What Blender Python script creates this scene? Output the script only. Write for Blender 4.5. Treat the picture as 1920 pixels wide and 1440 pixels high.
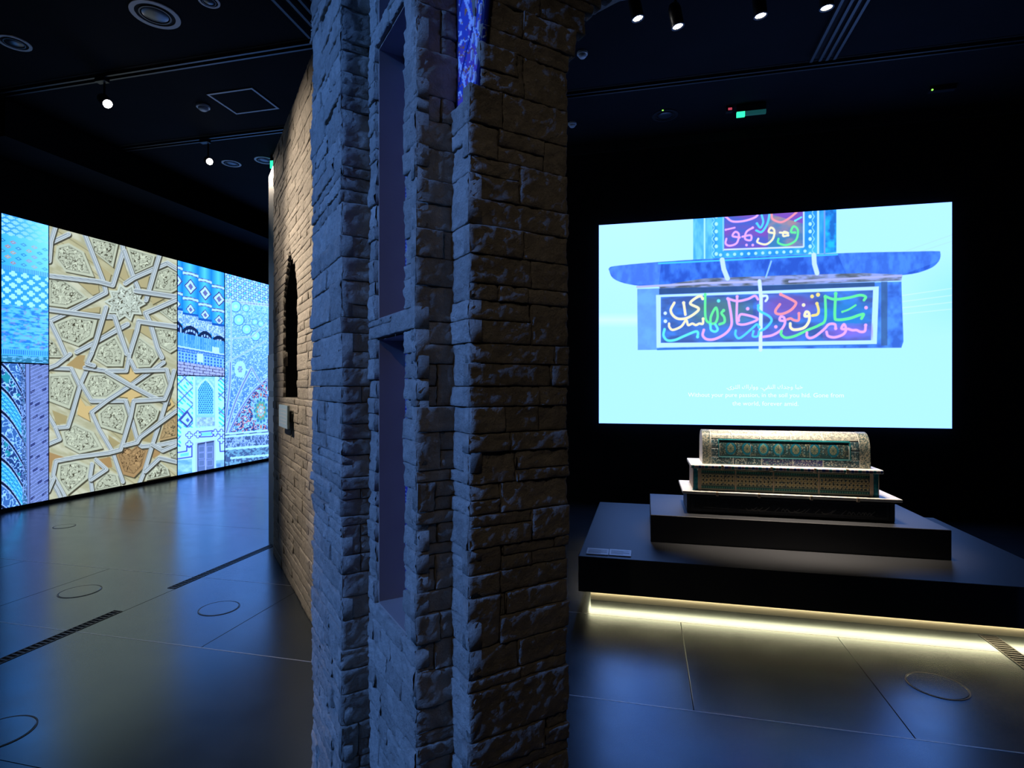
import bpy, math, random
import numpy as np
from mathutils import Vector

for o in list(bpy.data.objects):
    bpy.data.objects.remove(o)
S = bpy.context.scene
COL = S.collection

# ------------------------------------------------------------------ camera
FPX, CX, HY, CH = 1050.0, 960.0, 724.0, 1.5
YAW = math.radians(13.4)
cam = bpy.data.cameras.new('camera')
cam.sensor_width = 36.0
cam.lens = FPX / 1920.0 * 36.0
cam.shift_y = (HY - 720.0) / 1920.0
cam.clip_start = 0.02
camo = bpy.data.objects.new('camera', cam)
COL.objects.link(camo)
camo.location = (0, 0, CH)
camo.rotation_euler = (math.pi / 2, 0, YAW)
S.camera = camo

# ------------------------------------------------------------------ world, exposure
w = bpy.data.worlds.new('world')
S.world = w
w.use_nodes = True
w.node_tree.nodes['Background'].inputs[0].default_value = (0.10, 0.16, 0.30, 1)
w.node_tree.nodes['Background'].inputs[1].default_value = 0.002
S.view_settings.view_transform = 'Standard'
S.view_settings.look = 'None'
S.view_settings.gamma = 1.0
S.view_settings.use_curve_mapping = False
S.view_settings.exposure = 0.0
SCREEN_LEFT_GAIN = 1.12
SCREEN_RIGHT_GAIN = 1.15
WALL_SPOT_POWER = 1150
TOMB_SPOT_POWER = 520
LED_STRENGTH = 13.0
ASSUMED_BLUE_WASH_POWER = 1800
ASSUMED_WARM_WASH_POWER = 7.5

# ------------------------------------------------------------------ picture -> place helpers
SY, CYW = math.sin(YAW), math.cos(YAW)
def cw(lat, d):            # camera ground frame (right, ahead) -> world x, y
    return np.array([lat * CYW - d * SY, lat * SY + d * CYW])
def wc(x, y):              # world -> camera ground frame
    return x * CYW + y * SY, -x * SY + y * CYW
def pix(x, y, z):
    lat, d = wc(x, y)
    return CX + FPX * lat / d, HY - FPX * (z - CH) / d
def on_z(px, py, z):       # pixel on a horizontal plane
    d = FPX * (CH - z) / (py - HY)
    p = cw((px - CX) / FPX * d, d)
    return np.array([p[0], p[1], z])
def on_y(px, py, Y):       # pixel on plane y = Y
    k = (px - CX) / FPX
    d = Y / (CYW + k * SY)
    p = cw(k * d, d)
    return np.array([p[0], Y, CH - (py - HY) / FPX * d])
def on_x(px, py, X):
    k = (px - CX) / FPX
    d = X / (k * CYW - SY)
    p = cw(k * d, d)
    return np.array([X, p[1], CH - (py - HY) / FPX * d])

# ------------------------------------------------------------------ object helpers
def tag(o, label=None, cat=None, group=None, kind=None):
    if label: o['label'] = label
    if cat: o['category'] = cat
    if group: o['group'] = group
    if kind: o['kind'] = kind
    return o
def thing(name, loc, label, cat, group=None):
    o = bpy.data.objects.new(name, None)
    o.empty_display_size = 0.1
    COL.objects.link(o)
    o.location = loc
    return tag(o, label, cat, group)
def link(name, me, mat, parent=None, smooth=False):
    o = bpy.data.objects.new(name, me)
    COL.objects.link(o)
    if mat and not me.materials: me.materials.append(mat)
    if parent: o.parent = parent
    if smooth:
        me.polygons.foreach_set('use_smooth', np.ones(len(me.polygons), bool))
    return o
def wloc(o):
    v = Vector((0, 0, 0))
    while o is not None:
        v = v + o.location
        o = o.parent
    return v
class MB:
    """collects shapes; build() links them as one mesh object (world coordinates in, local out)"""
    def __init__(s): s.v = []; s.f = []
    def add(s, vs, fs):
        b = len(s.v)
        s.v += [tuple(map(float, p)) for p in vs]
        s.f += [tuple(i + b for i in q) for q in fs]
        return s
    def box(s, x0, x1, y0, y1, z0, z1, bev=0.0):
        if bev <= 0:
            vs = [(x, y, z) for z in (z0, z1) for y in (y0, y1) for x in (x0, x1)]
            return s.add(vs, [(0, 2, 3, 1), (4, 5, 7, 6), (0, 1, 5, 4), (2, 6, 7, 3), (0, 4, 6, 2), (1, 3, 7, 5)])
        b = bev
        rings = []
        for z, i in ((z0, b), (z0 + b, 0), (z1 - b, 0), (z1, b)):
            rings.append([(x0 + i + (b if not i else 0) * 0, y0 + i, z), (x1 - i, y0 + i, z), (x1 - i, y1 - i, z), (x0 + i, y1 - i, z)])
        vs = sum(rings, [])
        fs = [(3, 2, 1, 0), (12, 13, 14, 15)]
        for r in range(3):
            for k in range(4):
                a, c = r * 4 + k, r * 4 + (k + 1) % 4
                fs.append((a, c, c + 4, a + 4))
        return s.add(vs, fs)
    def prism(s, poly, z0, z1):
        n = len(poly)
        vs = [(p[0], p[1], z0) for p in poly] + [(p[0], p[1], z1) for p in poly]
        fs = [tuple(range(n - 1, -1, -1)), tuple(range(n, 2 * n))]
        fs += [(i, (i + 1) % n, n + (i + 1) % n, n + i) for i in range(n)]
        return s.add(vs, fs)
    def lathe(s, c, axis, prof, n=24, cap=True):
        """prof: list of (radius, distance along axis)"""
        a = Vector(axis).normalized()
        t = a.orthogonal().normalized(); b = a.cross(t)
        c = Vector(c)
        vs, fs = [], []
        for r, h in prof:
            for k in range(n):
                an = 2 * math.pi * k / n
                vs.append(c + a * h + (t * math.cos(an) + b * math.sin(an)) * r)
        for i in range(len(prof) - 1):
            for k in range(n):
                k2 = (k + 1) % n
                fs.append((i * n + k, i * n + k2, (i + 1) * n + k2, (i + 1) * n + k))
        if cap:
            fs.append(tuple(range(n - 1, -1, -1)))
            fs.append(tuple(range((len(prof) - 1) * n, len(prof) * n)))
        return s.add(vs, fs)
    def build(s, name, mat, parent=None, smooth=False):
        off = wloc(parent) if parent else Vector((0, 0, 0))
        me = bpy.data.meshes.new(name)
        me.from_pydata([(x - off.x, y - off.y, z - off.z) for x, y, z in s.v], [], s.f)
        me.update()
        return link(name, me, mat, parent, smooth)
def ring_mesh(c, r0, r1, z0, z1, n=48):
    m = MB()
    vs, fs = [], []
    for r, z in ((r0, z0), (r0, z1), (r1, z1), (r1, z0)):
        for k in range(n):
            a = 2 * math.pi * k / n
            vs.append((c[0] + r * math.cos(a), c[1] + r * math.sin(a), z))
    for i in range(4):
        j = (i + 1) % 4
        for k in range(n):
            k2 = (k + 1) % n
            fs.append((i * n + k, j * n + k, j * n + k2, i * n + k2))
    return m.add(vs, fs)

# ------------------------------------------------------------------ materials
def newmat(name):
    m = bpy.data.materials.new(name)
    m.use_nodes = True
    nt = m.node_tree
    return m, nt, nt.nodes['Principled BSDF']
def L2(c): return tuple(c) + (1.0,) if len(c) == 3 else tuple(c)
def simple(name, col, rough=0.5, metal=0.0, spec=0.5, noise=0.0, nscale=8.0, bump=0.0, bscale=60.0):
    m, nt, b = newmat(name)
    b.inputs['Base Color'].default_value = L2(col)
    b.inputs['Roughness'].default_value = rough
    b.inputs['Metallic'].default_value = metal
    b.inputs['Specular IOR Level'].default_value = spec
    g = nt.nodes.new('ShaderNodeNewGeometry')
    if noise:
        n = nt.nodes.new('ShaderNodeTexNoise')
        n.inputs['Scale'].default_value = nscale
        n.inputs['Detail'].default_value = 6
        nt.links.new(g.outputs['Position'], n.inputs['Vector'])
        r = nt.nodes.new('ShaderNodeValToRGB')
        r.color_ramp.elements[0].position = 0.3
        r.color_ramp.elements[1].position = 0.7
        r.color_ramp.elements[0].color = tuple(c * (1 - noise) for c in col[:3]) + (1,)
        r.color_ramp.elements[1].color = tuple(min(1, c * (1 + noise)) for c in col[:3]) + (1,)
        nt.links.new(n.outputs['Fac'], r.inputs['Fac'])
        nt.links.new(r.outputs['Color'], b.inputs['Base Color'])
    if bump:
        n = nt.nodes.new('ShaderNodeTexNoise')
        n.inputs['Scale'].default_value = bscale
        n.inputs['Detail'].default_value = 5
        nt.links.new(g.outputs['Position'], n.inputs['Vector'])
        bp = nt.nodes.new('ShaderNodeBump')
        bp.inputs['Strength'].default_value = bump
        bp.inputs['Distance'].default_value = 0.01
        nt.links.new(n.outputs['Fac'], bp.inputs['Height'])
        nt.links.new(bp.outputs['Normal'], b.inputs['Normal'])
    return m
def emis(name, col, strength):
    m, nt, b = newmat(name)
    b.inputs['Base Color'].default_value = (0.02, 0.02, 0.02, 1)
    b.inputs['Emission Color'].default_value = L2(col)
    b.inputs['Emission Strength'].default_value = strength
    return m
def display_mat(name, gain):
    m = bpy.data.materials.new(name)
    m.use_nodes = True
    nt = m.node_tree
    nt.nodes.remove(nt.nodes['Principled BSDF'])
    a = nt.nodes.new('ShaderNodeVertexColor'); a.layer_name = 'Col'
    e = nt.nodes.new('ShaderNodeEmission'); e.inputs['Strength'].default_value = gain
    nt.links.new(a.outputs['Color'], e.inputs['Color'])
    nt.links.new(e.outputs['Emission'], nt.nodes['Material Output'].inputs['Surface'])
    return m
def tile_mat(name, rough=0.35):
    m, nt, b = newmat(name)
    a = nt.nodes.new('ShaderNodeVertexColor'); a.layer_name = 'Col'
    nt.links.new(a.outputs['Color'], b.inputs['Base Color'])
    b.inputs['Roughness'].default_value = rough
    return m
def stone_mat(name, ca, cb, bump=1.0):
    m, nt, b = newmat(name)
    N, LK = nt.nodes.new, nt.links.new
    g = N('ShaderNodeNewGeometry'); oi = N('ShaderNodeObjectInfo')
    n1 = N('ShaderNodeTexNoise'); n1.inputs['Scale'].default_value = 22; n1.inputs['Detail'].default_value = 8; n1.inputs['Roughness'].default_value = 0.7
    LK(g.outputs['Position'], n1.inputs['Vector'])
    r = N('ShaderNodeValToRGB')
    r.color_ramp.elements[0].position = 0.30; r.color_ramp.elements[0].color = L2(ca)
    r.color_ramp.elements[1].position = 0.68; r.color_ramp.elements[1].color = L2(cb)
    LK(n1.outputs['Fac'], r.inputs['Fac'])
    hsv = N('ShaderNodeHueSaturation')
    mr = N('ShaderNodeMapRange'); mr.inputs['To Min'].default_value = 0.82; mr.inputs['To Max'].default_value = 1.12
    LK(oi.outputs['Random'], mr.inputs['Value']); LK(mr.outputs['Result'], hsv.inputs['Value'])
    LK(r.outputs['Color'], hsv.inputs['Color']); LK(hsv.outputs['Color'], b.inputs['Base Color'])
    b.inputs['Roughness'].default_value = 0.85
    b.inputs['Specular IOR Level'].default_value = 0.25
    n2 = N('ShaderNodeTexNoise'); n2.inputs['Scale'].default_value = 95; n2.inputs['Detail'].default_value = 9; n2.inputs['Roughness'].default_value = 0.72
    v = N('ShaderNodeTexVoronoi'); v.inputs['Scale'].default_value = 45
    LK(g.outputs['Position'], n2.inputs['Vector']); LK(g.outputs['Position'], v.inputs['Vector'])
    ad = N('ShaderNodeMath'); ad.operation = 'MULTIPLY_ADD'; ad.inputs[1].default_value = 0.35
    LK(v.outputs['Distance'], ad.inputs[0]); LK(n2.outputs['Fac'], ad.inputs[2])
    bp = N('ShaderNodeBump'); bp.inputs['Strength'].default_value = bump; bp.inputs['Distance'].default_value = 0.012
    LK(ad.outputs['Value'], bp.inputs['Height']); LK(bp.outputs['Normal'], b.inputs['Normal'])
    return m
def floor_mat(name):
    m, nt, b = newmat(name)
    N, LK = nt.nodes.new, nt.links.new
    g = N('ShaderNodeNewGeometry')
    n1 = N('ShaderNodeTexNoise'); n1.inputs['Scale'].default_value = 1.6; n1.inputs['Detail'].default_value = 9; n1.inputs['Roughness'].default_value = 0.62
    LK(g.outputs['Position'], n1.inputs['Vector'])
    r = N('ShaderNodeValToRGB')
    r.color_ramp.elements[0].position = 0.3; r.color_ramp.elements[0].color = (0.016, 0.018, 0.022, 1)
    r.color_ramp.elements[1].position = 0.72; r.color_ramp.elements[1].color = (0.036, 0.038, 0.042, 1)
    LK(n1.outputs['Fac'], r.inputs['Fac']); LK(r.outputs['Color'], b.inputs['Base Color'])
    n2 = N('ShaderNodeTexNoise'); n2.inputs['Scale'].default_value = 5; n2.inputs['Detail'].default_value = 6
    LK(g.outputs['Position'], n2.inputs['Vector'])
    mr = N('ShaderNodeMapRange'); mr.inputs['To Min'].default_value = 0.19; mr.inputs['To Max'].default_value = 0.28
    LK(n2.outputs['Fac'], mr.inputs['Value']); LK(mr.outputs['Result'], b.inputs['Roughness'])
    b.inputs['Specular IOR Level'].default_value = 0.8
    b.inputs['IOR'].default_value = 1.75
    b.inputs['Specular Tint'].default_value = (0.50, 0.80, 1.0, 1)
    return m
M = dict(
    floor=floor_mat('floor_porcelain'),
    joint=simple('dark_joint', (0.012, 0.012, 0.014), 0.7),
    strip=simple('brushed_joint_strip', (0.42, 0.44, 0.48), 0.35, 0.6),
    wall=simple('black_wall_paint', (0.008, 0.009, 0.012), 0.85, spec=0.15, noise=0.2, nscale=3),
    wallsmooth=simple('teal_blue_painted_panel', (0.018, 0.11, 0.19), 0.5, spec=0.15, noise=0.08, nscale=2),
    ceil=simple('black_ceiling_paint', (0.007, 0.009, 0.013), 0.9, spec=0.08, noise=0.15, nscale=2),
    rail=simple('dark_anodised_rail', (0.022, 0.026, 0.034), 0.4, 0.3),
    black=simple('black_metal', (0.012, 0.012, 0.014), 0.4, 0.2),
    pale=simple('pale_grey_paint', (0.50, 0.53, 0.57), 0.5),
    glassy=simple('lamp_glass', (0.05, 0.06, 0.08), 0.3, 0.4),
    platform=simple('matte_charcoal_lacquer', (0.030, 0.031, 0.035), 0.50, noise=0.06, nscale=3),
    plinthpaint=simple('cream_plinth_paint', (0.55, 0.52, 0.44), 0.6),
    plate=simple('pale_label_plate', (0.88, 0.90, 0.92), 0.35),
    plaque=simple('blue_grey_label_plaque', (0.28, 0.41, 0.48), 0.4),
    pgrey=simple('pale_flat_plate', (0.55, 0.62, 0.70), 0.5, noise=0.1, nscale=4),
    pgrey2=simple('grey_blue_flat_plate', (0.22, 0.33, 0.44), 0.5, noise=0.15, nscale=4),
    stone=stone_mat('split_face_stone', (0.36, 0.325, 0.28), (0.58, 0.53, 0.46)),
    mortar=simple('dark_mortar', (0.16, 0.14, 0.12), 0.9, noise=0.3, nscale=30),  # plain dark taupe mortar with fine mottling
    render=simple('smooth_taupe_render', (0.33, 0.26, 0.225), 0.8, noise=0.06, nscale=6),
    void=simple('near_black_recess', (0.006, 0.006, 0.008), 0.9),
    tile=tile_mat('glazed_tile', 0.3),
    cream=simple('cream_marble_slab', (0.72, 0.69, 0.63), 0.45, noise=0.08, nscale=14),
    grout=simple('pinkish_grout', (0.50, 0.38, 0.28), 0.8, noise=0.15, nscale=40),
    darkbase=simple('dark_carved_base', (0.022, 0.026, 0.034), 0.45, noise=0.3, nscale=40),
    led=emis('led_diffuser', (1.0, 0.83, 0.47), LED_STRENGTH),
    lens=emis('spot_lens', (1.0, 0.95, 0.88), 26.0),
    lens_dim=emis('spot_lens_cool', (0.70, 0.88, 1.0), 3.0),
    green=emis('exit_green', (0.03, 1.0, 0.42), 1.6),
    greendim=emis('exit_green_dim', (0.01, 0.09, 0.10), 0.6),
    greendot=emis('green_indicator', (0.30, 1.0, 0.10), 1.5),
    red=emis('red_indicator', (0.9, 0.10, 0.18), 0.5),
    scrL=display_mat('led_wall_picture', SCREEN_LEFT_GAIN),
    scrR=display_mat('projected_picture', SCREEN_RIGHT_GAIN),
    sub=emis('subtitle_white', (0.90, 1.05, 1.4), SCREEN_RIGHT_GAIN),
)

# ------------------------------------------------------------------ noise and painting on point grids
def hash01(ix, iy, seed):
    h = (ix.astype(np.int64) * 374761393 + iy.astype(np.int64) * 668265263 + seed * 1442695041) & 0xFFFFFFFF
    h = ((h ^ (h >> 13)) * 1274126177) & 0xFFFFFFFF
    h = h ^ (h >> 16)
    return (h & 0xFFFFFF) / float(0xFFFFFF)
def vnoise(x, y, seed=0):
    x = np.asarray(x, float); y = np.asarray(y, float)
    ix = np.floor(x); iy = np.floor(y)
    fx = x - ix; fy = y - iy
    fx = fx * fx * (3 - 2 * fx); fy = fy * fy * (3 - 2 * fy)
    ix = ix.astype(np.int64); iy = iy.astype(np.int64)
    a = hash01(ix, iy, seed); b = hash01(ix + 1, iy, seed)
    c = hash01(ix, iy + 1, seed); d = hash01(ix + 1, iy + 1, seed)
    return (a * (1 - fx) + b * fx) * (1 - fy) + (c * (1 - fx) + d * fx) * fy
def fbm(x, y, seed=0, oct=3):
    s, a, t = 0, 1.0, 0
    for k in range(oct):
        s = s + a * vnoise(x * 2 ** k, y * 2 ** k, seed + 17 * k); t += a; a *= 0.5
    return s / t
def crom(pts, n=8):
    p = [np.array(q, float) for q in pts]
    if len(p) < 3: return p
    p = [2 * p[0] - p[1]] + p + [2 * p[-1] - p[-2]]
    out = []
    for i in range(1, len(p) - 2):
        for k in range(n):
            t = k / n
            out.append(0.5 * (2 * p[i] + (p[i + 1] - p[i - 1]) * t + (2 * p[i - 1] - 5 * p[i] + 4 * p[i + 1] - p[i + 2]) * t * t + (3 * p[i] - p[i - 1] - 3 * p[i + 1] + p[i + 2]) * t ** 3))
    out.append(p[-2])
    return out
class Canvas:
    """colours on a set of points; X, Y hold each point's drawing coordinates"""
    def __init__(s, X, Y, base=(0, 0, 0), aa=0.7):
        s.X = X.ravel(); s.Y = Y.ravel(); s.aa = aa
        s.C = np.tile(np.array(base, float), (s.X.size, 1))
    def mix(s, idx, cov, col):
        col = np.asarray(col, float)
        cov = np.asarray(cov, float)[:, None]
        s.C[idx] = s.C[idx] * (1 - cov) + col * cov
    def box_idx(s, x0, x1, y0, y1):
        return np.nonzero((s.X >= x0) & (s.X <= x1) & (s.Y >= y0) & (s.Y <= y1))[0]
    def sd_line(s, idx, pts, closed=False):
        x, y = s.X[idx], s.Y[idx]
        d = np.full(x.shape, 1e9)
        n = len(pts)
        for i in range(n if closed else n - 1):
            ax, ay = pts[i]; bx, by = pts[(i + 1) % n]
            ex, ey = bx - ax, by - ay
            q = ex * ex + ey * ey + 1e-9
            t = np.clip(((x - ax) * ex + (y - ay) * ey) / q, 0, 1)
            d = np.minimum(d, np.hypot(x - ax - t * ex, y - ay - t * ey))
        return d
    def stroke(s, pts, width, col, smooth=False, alpha=1.0, closed=False):
        if smooth: pts = crom(pts)
        a = np.array(pts); m = width / 2 + s.aa * 2
        idx = s.box_idx(a[:, 0].min() - m, a[:, 0].max() + m, a[:, 1].min() - m, a[:, 1].max() + m)
        if idx.size == 0: return
        d = s.sd_line(idx, pts, closed)
        s.mix(idx, alpha * np.clip((width / 2 - d) / s.aa + 0.5, 0, 1), col)
    def poly(s, pts, col, alpha=1.0, fn=None):
        a = np.array(pts, float); m = s.aa * 2
        idx = s.box_idx(a[:, 0].min() - m, a[:, 0].max() + m, a[:, 1].min() - m, a[:, 1].max() + m)
        if idx.size == 0: return
        x, y = s.X[idx], s.Y[idx]
        ins = np.zeros(x.shape, bool)
        n = len(a)
        for i in range(n):
            ax, ay = a[i]; bx, by = a[(i + 1) % n]
            c = ((ay > y) != (by > y))
            ins ^= c & (x < (bx - ax) * (y - ay) / (by - ay + 1e-12) + ax)
        d = s.sd_line(idx, a, True)
        cov = np.clip(np.where(ins, d, -d) / s.aa + 0.5, 0, 1) * alpha
        if fn is not None: col = fn(x, y)
        s.mix(idx, cov, col)
    def ell(s, cx, cy, rx, ry, col, alpha=1.0, soft=None):
        m = s.aa * 2
        idx = s.box_idx(cx - rx - m, cx + rx + m, cy - ry - m, cy + ry + m)
        if idx.size == 0: return
        r = np.hypot((s.X[idx] - cx) / rx, (s.Y[idx] - cy) / ry)
        d = (1 - r) * min(rx, ry)
        s.mix(idx, alpha * np.clip(d / (soft or s.aa) + 0.5, 0, 1), col)
    def field(s, mask, col, alpha=1.0):
        """mask: coverage array 0..1 over all points"""
        mask = np.clip(mask, 0, 1) * alpha
        idx = np.nonzero(mask > 0.004)[0]
        c = col[idx] if isinstance(col, np.ndarray) and col.ndim == 2 else col
        s.mix(idx, mask[idx], c)
def c8(*v): return np.array(v, float) / 255.0
def lin(c):
    c = np.clip(np.asarray(c, float), 0, 1)
    return np.where(c <= 0.04045, c / 12.92, ((c + 0.055) / 1.055) ** 2.4)
def grid_object(name, P, C, mat, parent, thick=None):
    """P: (h, w, 3) world points, C: (h*w, 3) linear colours. thick: vector to extrude the rim backwards"""
    h, wd = P.shape[:2]
    off = np.array(wloc(parent)) if parent else np.zeros(3)
    V = (P.reshape(-1, 3) - off)
    i = np.arange(h * wd).reshape(h, wd)
    Q = np.stack([i[:-1, :-1], i[:-1, 1:], i[1:, 1:], i[1:, :-1]], -1).reshape(-1, 4)
    if thick is not None:
        rim = np.concatenate([i[0, :], i[1:, -1], i[-1, -2::-1], i[-2:0, 0]])
        b = len(V) + np.arange(len(rim))
        V = np.concatenate([V, V[rim] + np.asarray(thick)])
        Q = np.concatenate([Q, np.stack([rim, b, np.roll(b, -1), np.roll(rim, -1)], -1)])
        C = np.concatenate([C, C[rim] * 0.6])
    me = bpy.data.meshes.new(name)
    me.vertices.add(len(V)); me.vertices.foreach_set('co', V.astype(np.float32).ravel())
    me.loops.add(Q.size); me.loops.foreach_set('vertex_index', Q.astype(np.int32).ravel())
    me.polygons.add(len(Q)); me.polygons.foreach_set('loop_start', (np.arange(len(Q)) * 4).astype(np.int32))
    me.update(calc_edges=True)
    at = me.color_attributes.new('Col', 'FLOAT_COLOR', 'POINT')
    at.data.foreach_set('color', np.concatenate([C, np.ones((len(C), 1))], 1).astype(np.float32).ravel())
    return link(name, me, mat, parent)
# ------------------------------------------------------------------ the room shell
XL, XR, YF, YB, YFAR, XC, ZC = -7.45, 6.0, -4.0, 7.28, 12.6, -1.6, 4.6
def structure(name, mb, mat, parent=None):
    o = mb.build(name, mat, parent)
    o['kind'] = 'structure'
    return o
floor = structure('floor', MB().box(XL - 0.2, XR + 0.2, YF - 0.2, YFAR + 0.2, -0.30, -0.012), M['joint'])
tag(floor, 'dark glossy floor of large grey slabs with thin pale joints', 'floor')
rowsY = [YF, 0.71, 1.71, 2.71, 3.71, 5.11, 6.51, 7.91, 9.31, 10.71, YFAR]
rng = random.Random(5)
for i in range(len(rowsY) - 1):
    y0, y1 = rowsY[i], rowsY[i + 1]
    step = 0.9 if i == 3 else (13.5 if i == 0 else 2.7)
    x = 0.218 - 9 * 0.9 + (0 if i == 3 else (0.45 if i % 2 else 0.0))
    while x > XL: x -= step
    while x < XR:
        a, b = max(x, XL), min(x + step, XR)
        if b - a > 0.05:
            g = 0.0001 if i != 3 else 0.0016
            MB().box(a + g, b - g, y0 + 0.002, y1 - 0.002, -0.012, 0.0, 0.0012 if i == 3 else 0.0).build('floor_slab', M['floor'], floor)
        x += step
for y in (2.71, 3.71):
    wd = 0.0035 if y < 3 else 0.0022
    MB().box(XL, XR, y - wd, y + wd, -0.012, 0.0006).build('joint_strip', M['strip'], floor)
ceiling = structure('ceiling', MB().box(XL - 0.2, XR + 0.2, YF - 0.2, YFAR + 0.2, ZC, ZC + 0.2), M['ceil'])
tag(ceiling, 'black painted flat ceiling full of lighting tracks', 'ceiling')
for nm, lb, b in (
    ('wall_left', 'black wall behind the wide tiled picture wall', (XL - 0.2, XL, YF, YFAR, -0.012, ZC)),
    ('wall_back', 'black wall carrying the calligraphy screen', (XC, XR, YB, YB + 0.2, -0.012, ZC)),
    ('wall_right', 'black wall at the far side of the tomb platform', (XR, XR + 0.2, YF, YB + 0.2, -0.012, ZC)),
    ('wall_front', 'black wall behind the camera position', (XL, XR, YF - 0.2, YF, -0.012, ZC)),
    ('wall_far', 'black wall at the far end of the picture wall', (XL, XC, YFAR, YFAR + 0.2, -0.012, ZC)),
    ('wall_inner', 'black return wall behind the stone partition', (XC, XC + 0.2, YB + 0.2, YFAR, -0.012, ZC))):
    tag(structure(nm, MB().box(*b), M['wall']), lb, 'wall')
tag(structure('trim_1', MB().box(XL, -6.72, 4.61, YFAR, 4.2, ZC), M['ceil']), 'dark dropped bulkhead running along the ceiling edge above the picture wall', 'bulkhead')
tag(structure('trim_2', MB().box(XC, XR, YB - 0.05, YB, ZC - 0.10, ZC), M['rail']), 'slim dark cornice strip where back wall meets ceiling', 'trim')

# ------------------------------------------------------------------ stone laying
def value3(u, z, seed):
    return 0.55 * (fbm(u * 22, z * 40, seed, 3) - 0.5) + 0.45 * (0.5 - np.abs(fbm(u * 38 + 5, z * 60, seed + 3, 2) - 0.5) * 3)
def stone_mesh(P, ud, n, u0, u1, z0, z1, proud, seed, cell, amp, back=-0.034, jit=0.003, tilt=1.0):
    nu = max(3, int(round((u1 - u0) / cell))); nz = max(3, int(round((z1 - z0) / cell)))
    u = np.concatenate([[u0], np.linspace(u0 + 0.0028, u1 - 0.0028, nu + 1), [u1]]); z = np.concatenate([[z0], np.linspace(z0 + 0.0025, z1 - 0.0025, nz + 1), [z1]])
    U, Zz = np.meshgrid(u, z)
    r = np.random.RandomState(seed & 0x7fffffff)
    H = proud + amp * 2.0 * value3(U + seed % 97, Zz + seed % 31, 3) + (U - (u0 + u1) / 2) * tilt * r.uniform(-0.025, 0.025) + (Zz - (z0 + z1) / 2) * tilt * r.uniform(-0.08, 0.08)
    H += amp * 0.5 * (r.rand(*H.shape) - 0.5)
    edge = np.zeros(H.shape, bool); edge[0] = edge[-1] = True; edge[:, 0] = edge[:, -1] = True
    H[edge] -= 0.0008 + 0.0030 * r.rand(edge.sum())
    U = U + (r.rand(*U.shape) - 0.5) * jit * 0.45
    inner2 = np.zeros(H.shape, bool); inner2[1] = inner2[-2] = True; inner2[:, 1] = inner2[:, -2] = True
    jm = np.where(edge | inner2, 0.45, 1.0)
    Zz = Zz + (r.rand(*U.shape) - 0.5) * jit * 0.6 * jm
    X = P[0] + ud[0] * U + n[0] * H; Y = P[1] + ud[1] * U + n[1] * H
    V = np.stack([X, Y, Zz], -1).reshape(-1, 3)
    i = np.arange(V.shape[0]).reshape(U.shape)
    Q = np.stack([i[:-1, :-1], i[:-1, 1:], i[1:, 1:], i[1:, :-1]], -1).reshape(-1, 4)
    rim = np.concatenate([i[0, :], i[1:, -1], i[-1, -2::-1], i[-2:0, 0]])
    hr = H.ravel()[rim]
    Bk = V[rim].copy()
    Bk[:, 0] += n[0] * (back - hr); Bk[:, 1] += n[1] * (back - hr)
    b = len(V) + np.arange(len(rim))
    Q2 = np.stack([rim, b, np.roll(b, -1), np.roll(rim, -1)], -1)
    return np.concatenate([V, Bk]), np.concatenate([Q, Q2])
def np_object(name, V, Q, mat, parent):
    me = bpy.data.meshes.new(name)
    V = V - np.array(wloc(parent))
    me.vertices.add(len(V)); me.vertices.foreach_set('co', V.astype(np.float32).ravel())
    me.loops.add(Q.size); me.loops.foreach_set('vertex_index', Q.astype(np.int32).ravel())
    me.polygons.add(len(Q)); me.polygons.foreach_set('loop_start', (np.arange(len(Q)) * 4).astype(np.int32))
    me.update(calc_edges=True)
    return link(name, me, mat, parent)
def lay(P, ud, n, spans, zs, rs, wmin, wmax, cell, amp, out, merge=0.22, ragged=0.0, gap=0.0011, rel=1.0):
    """one stone-clad face: spans(z0, z1) -> list of (u0, u1); zs = course heights; appends (area, V, Q)"""
    k = 0
    blocked = []
    while k < len(zs) - 1:
        z0, z1 = zs[k], zs[k + 1]
        nxt = []
        for a, b in spans(z0, z1):
            u = a
            while u < b - 1e-4:
                wv = rs.uniform(wmin, wmax)
                if b - (u + wv) < wmin * 0.7: wv = b - u
                e = min(u + wv, b)
                top = z1
                if any(q0 < e - 1e-4 and q1 > u + 1e-4 for q0, q1 in blocked):
                    # fill only free gaps under a tall stone laid in the course below
                    cuts = sorted([(max(q0, u), min(q1, e)) for q0, q1 in blocked if q0 < e and q1 > u])
                    free, c = [], u
                    for q0, q1 in cuts:
                        if q0 - c > 0.015: free.append((c, q0))
                        c = max(c, q1)
                    if e - c > 0.015: free.append((c, e))
                else:
                    free = [(u, e)]
                    if k + 2 < len(zs) and rs.random() < merge and zs[k + 2] - z0 < 0.13 and e - u > 0.05:
                        s2 = spans(z1, zs[k + 2])
                        if any(q0 <= u + 0.03 and q1 >= e - 0.03 for q0, q1 in s2):
                            top = zs[k + 2]; nxt.append((u, e))
                for f0, f1 in free:
                    ea = rs.uniform(-ragged, ragged) if abs(f0 - a) < 1e-4 else 0
                    eb = rs.uniform(-ragged, ragged) if abs(f1 - b) < 1e-4 else 0
                    V, Q = stone_mesh(P, ud, n, f0 + gap + ea, f1 - gap + eb, z0 + gap, top - gap, rel * rs.uniform(-0.005, 0.004), rs.randrange(1 << 30), cell, amp, tilt=rel)
                    out.append(((f1 - f0) * (top - z0), V, Q))
                u = e
        blocked = nxt
        k += 1
def courses(rs, z0, z1, lo, hi):
    zs = [z0]
    while zs[-1] < z1 - hi: zs.append(zs[-1] + rs.uniform(lo, hi))
    zs.append(z1)
    return zs
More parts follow.
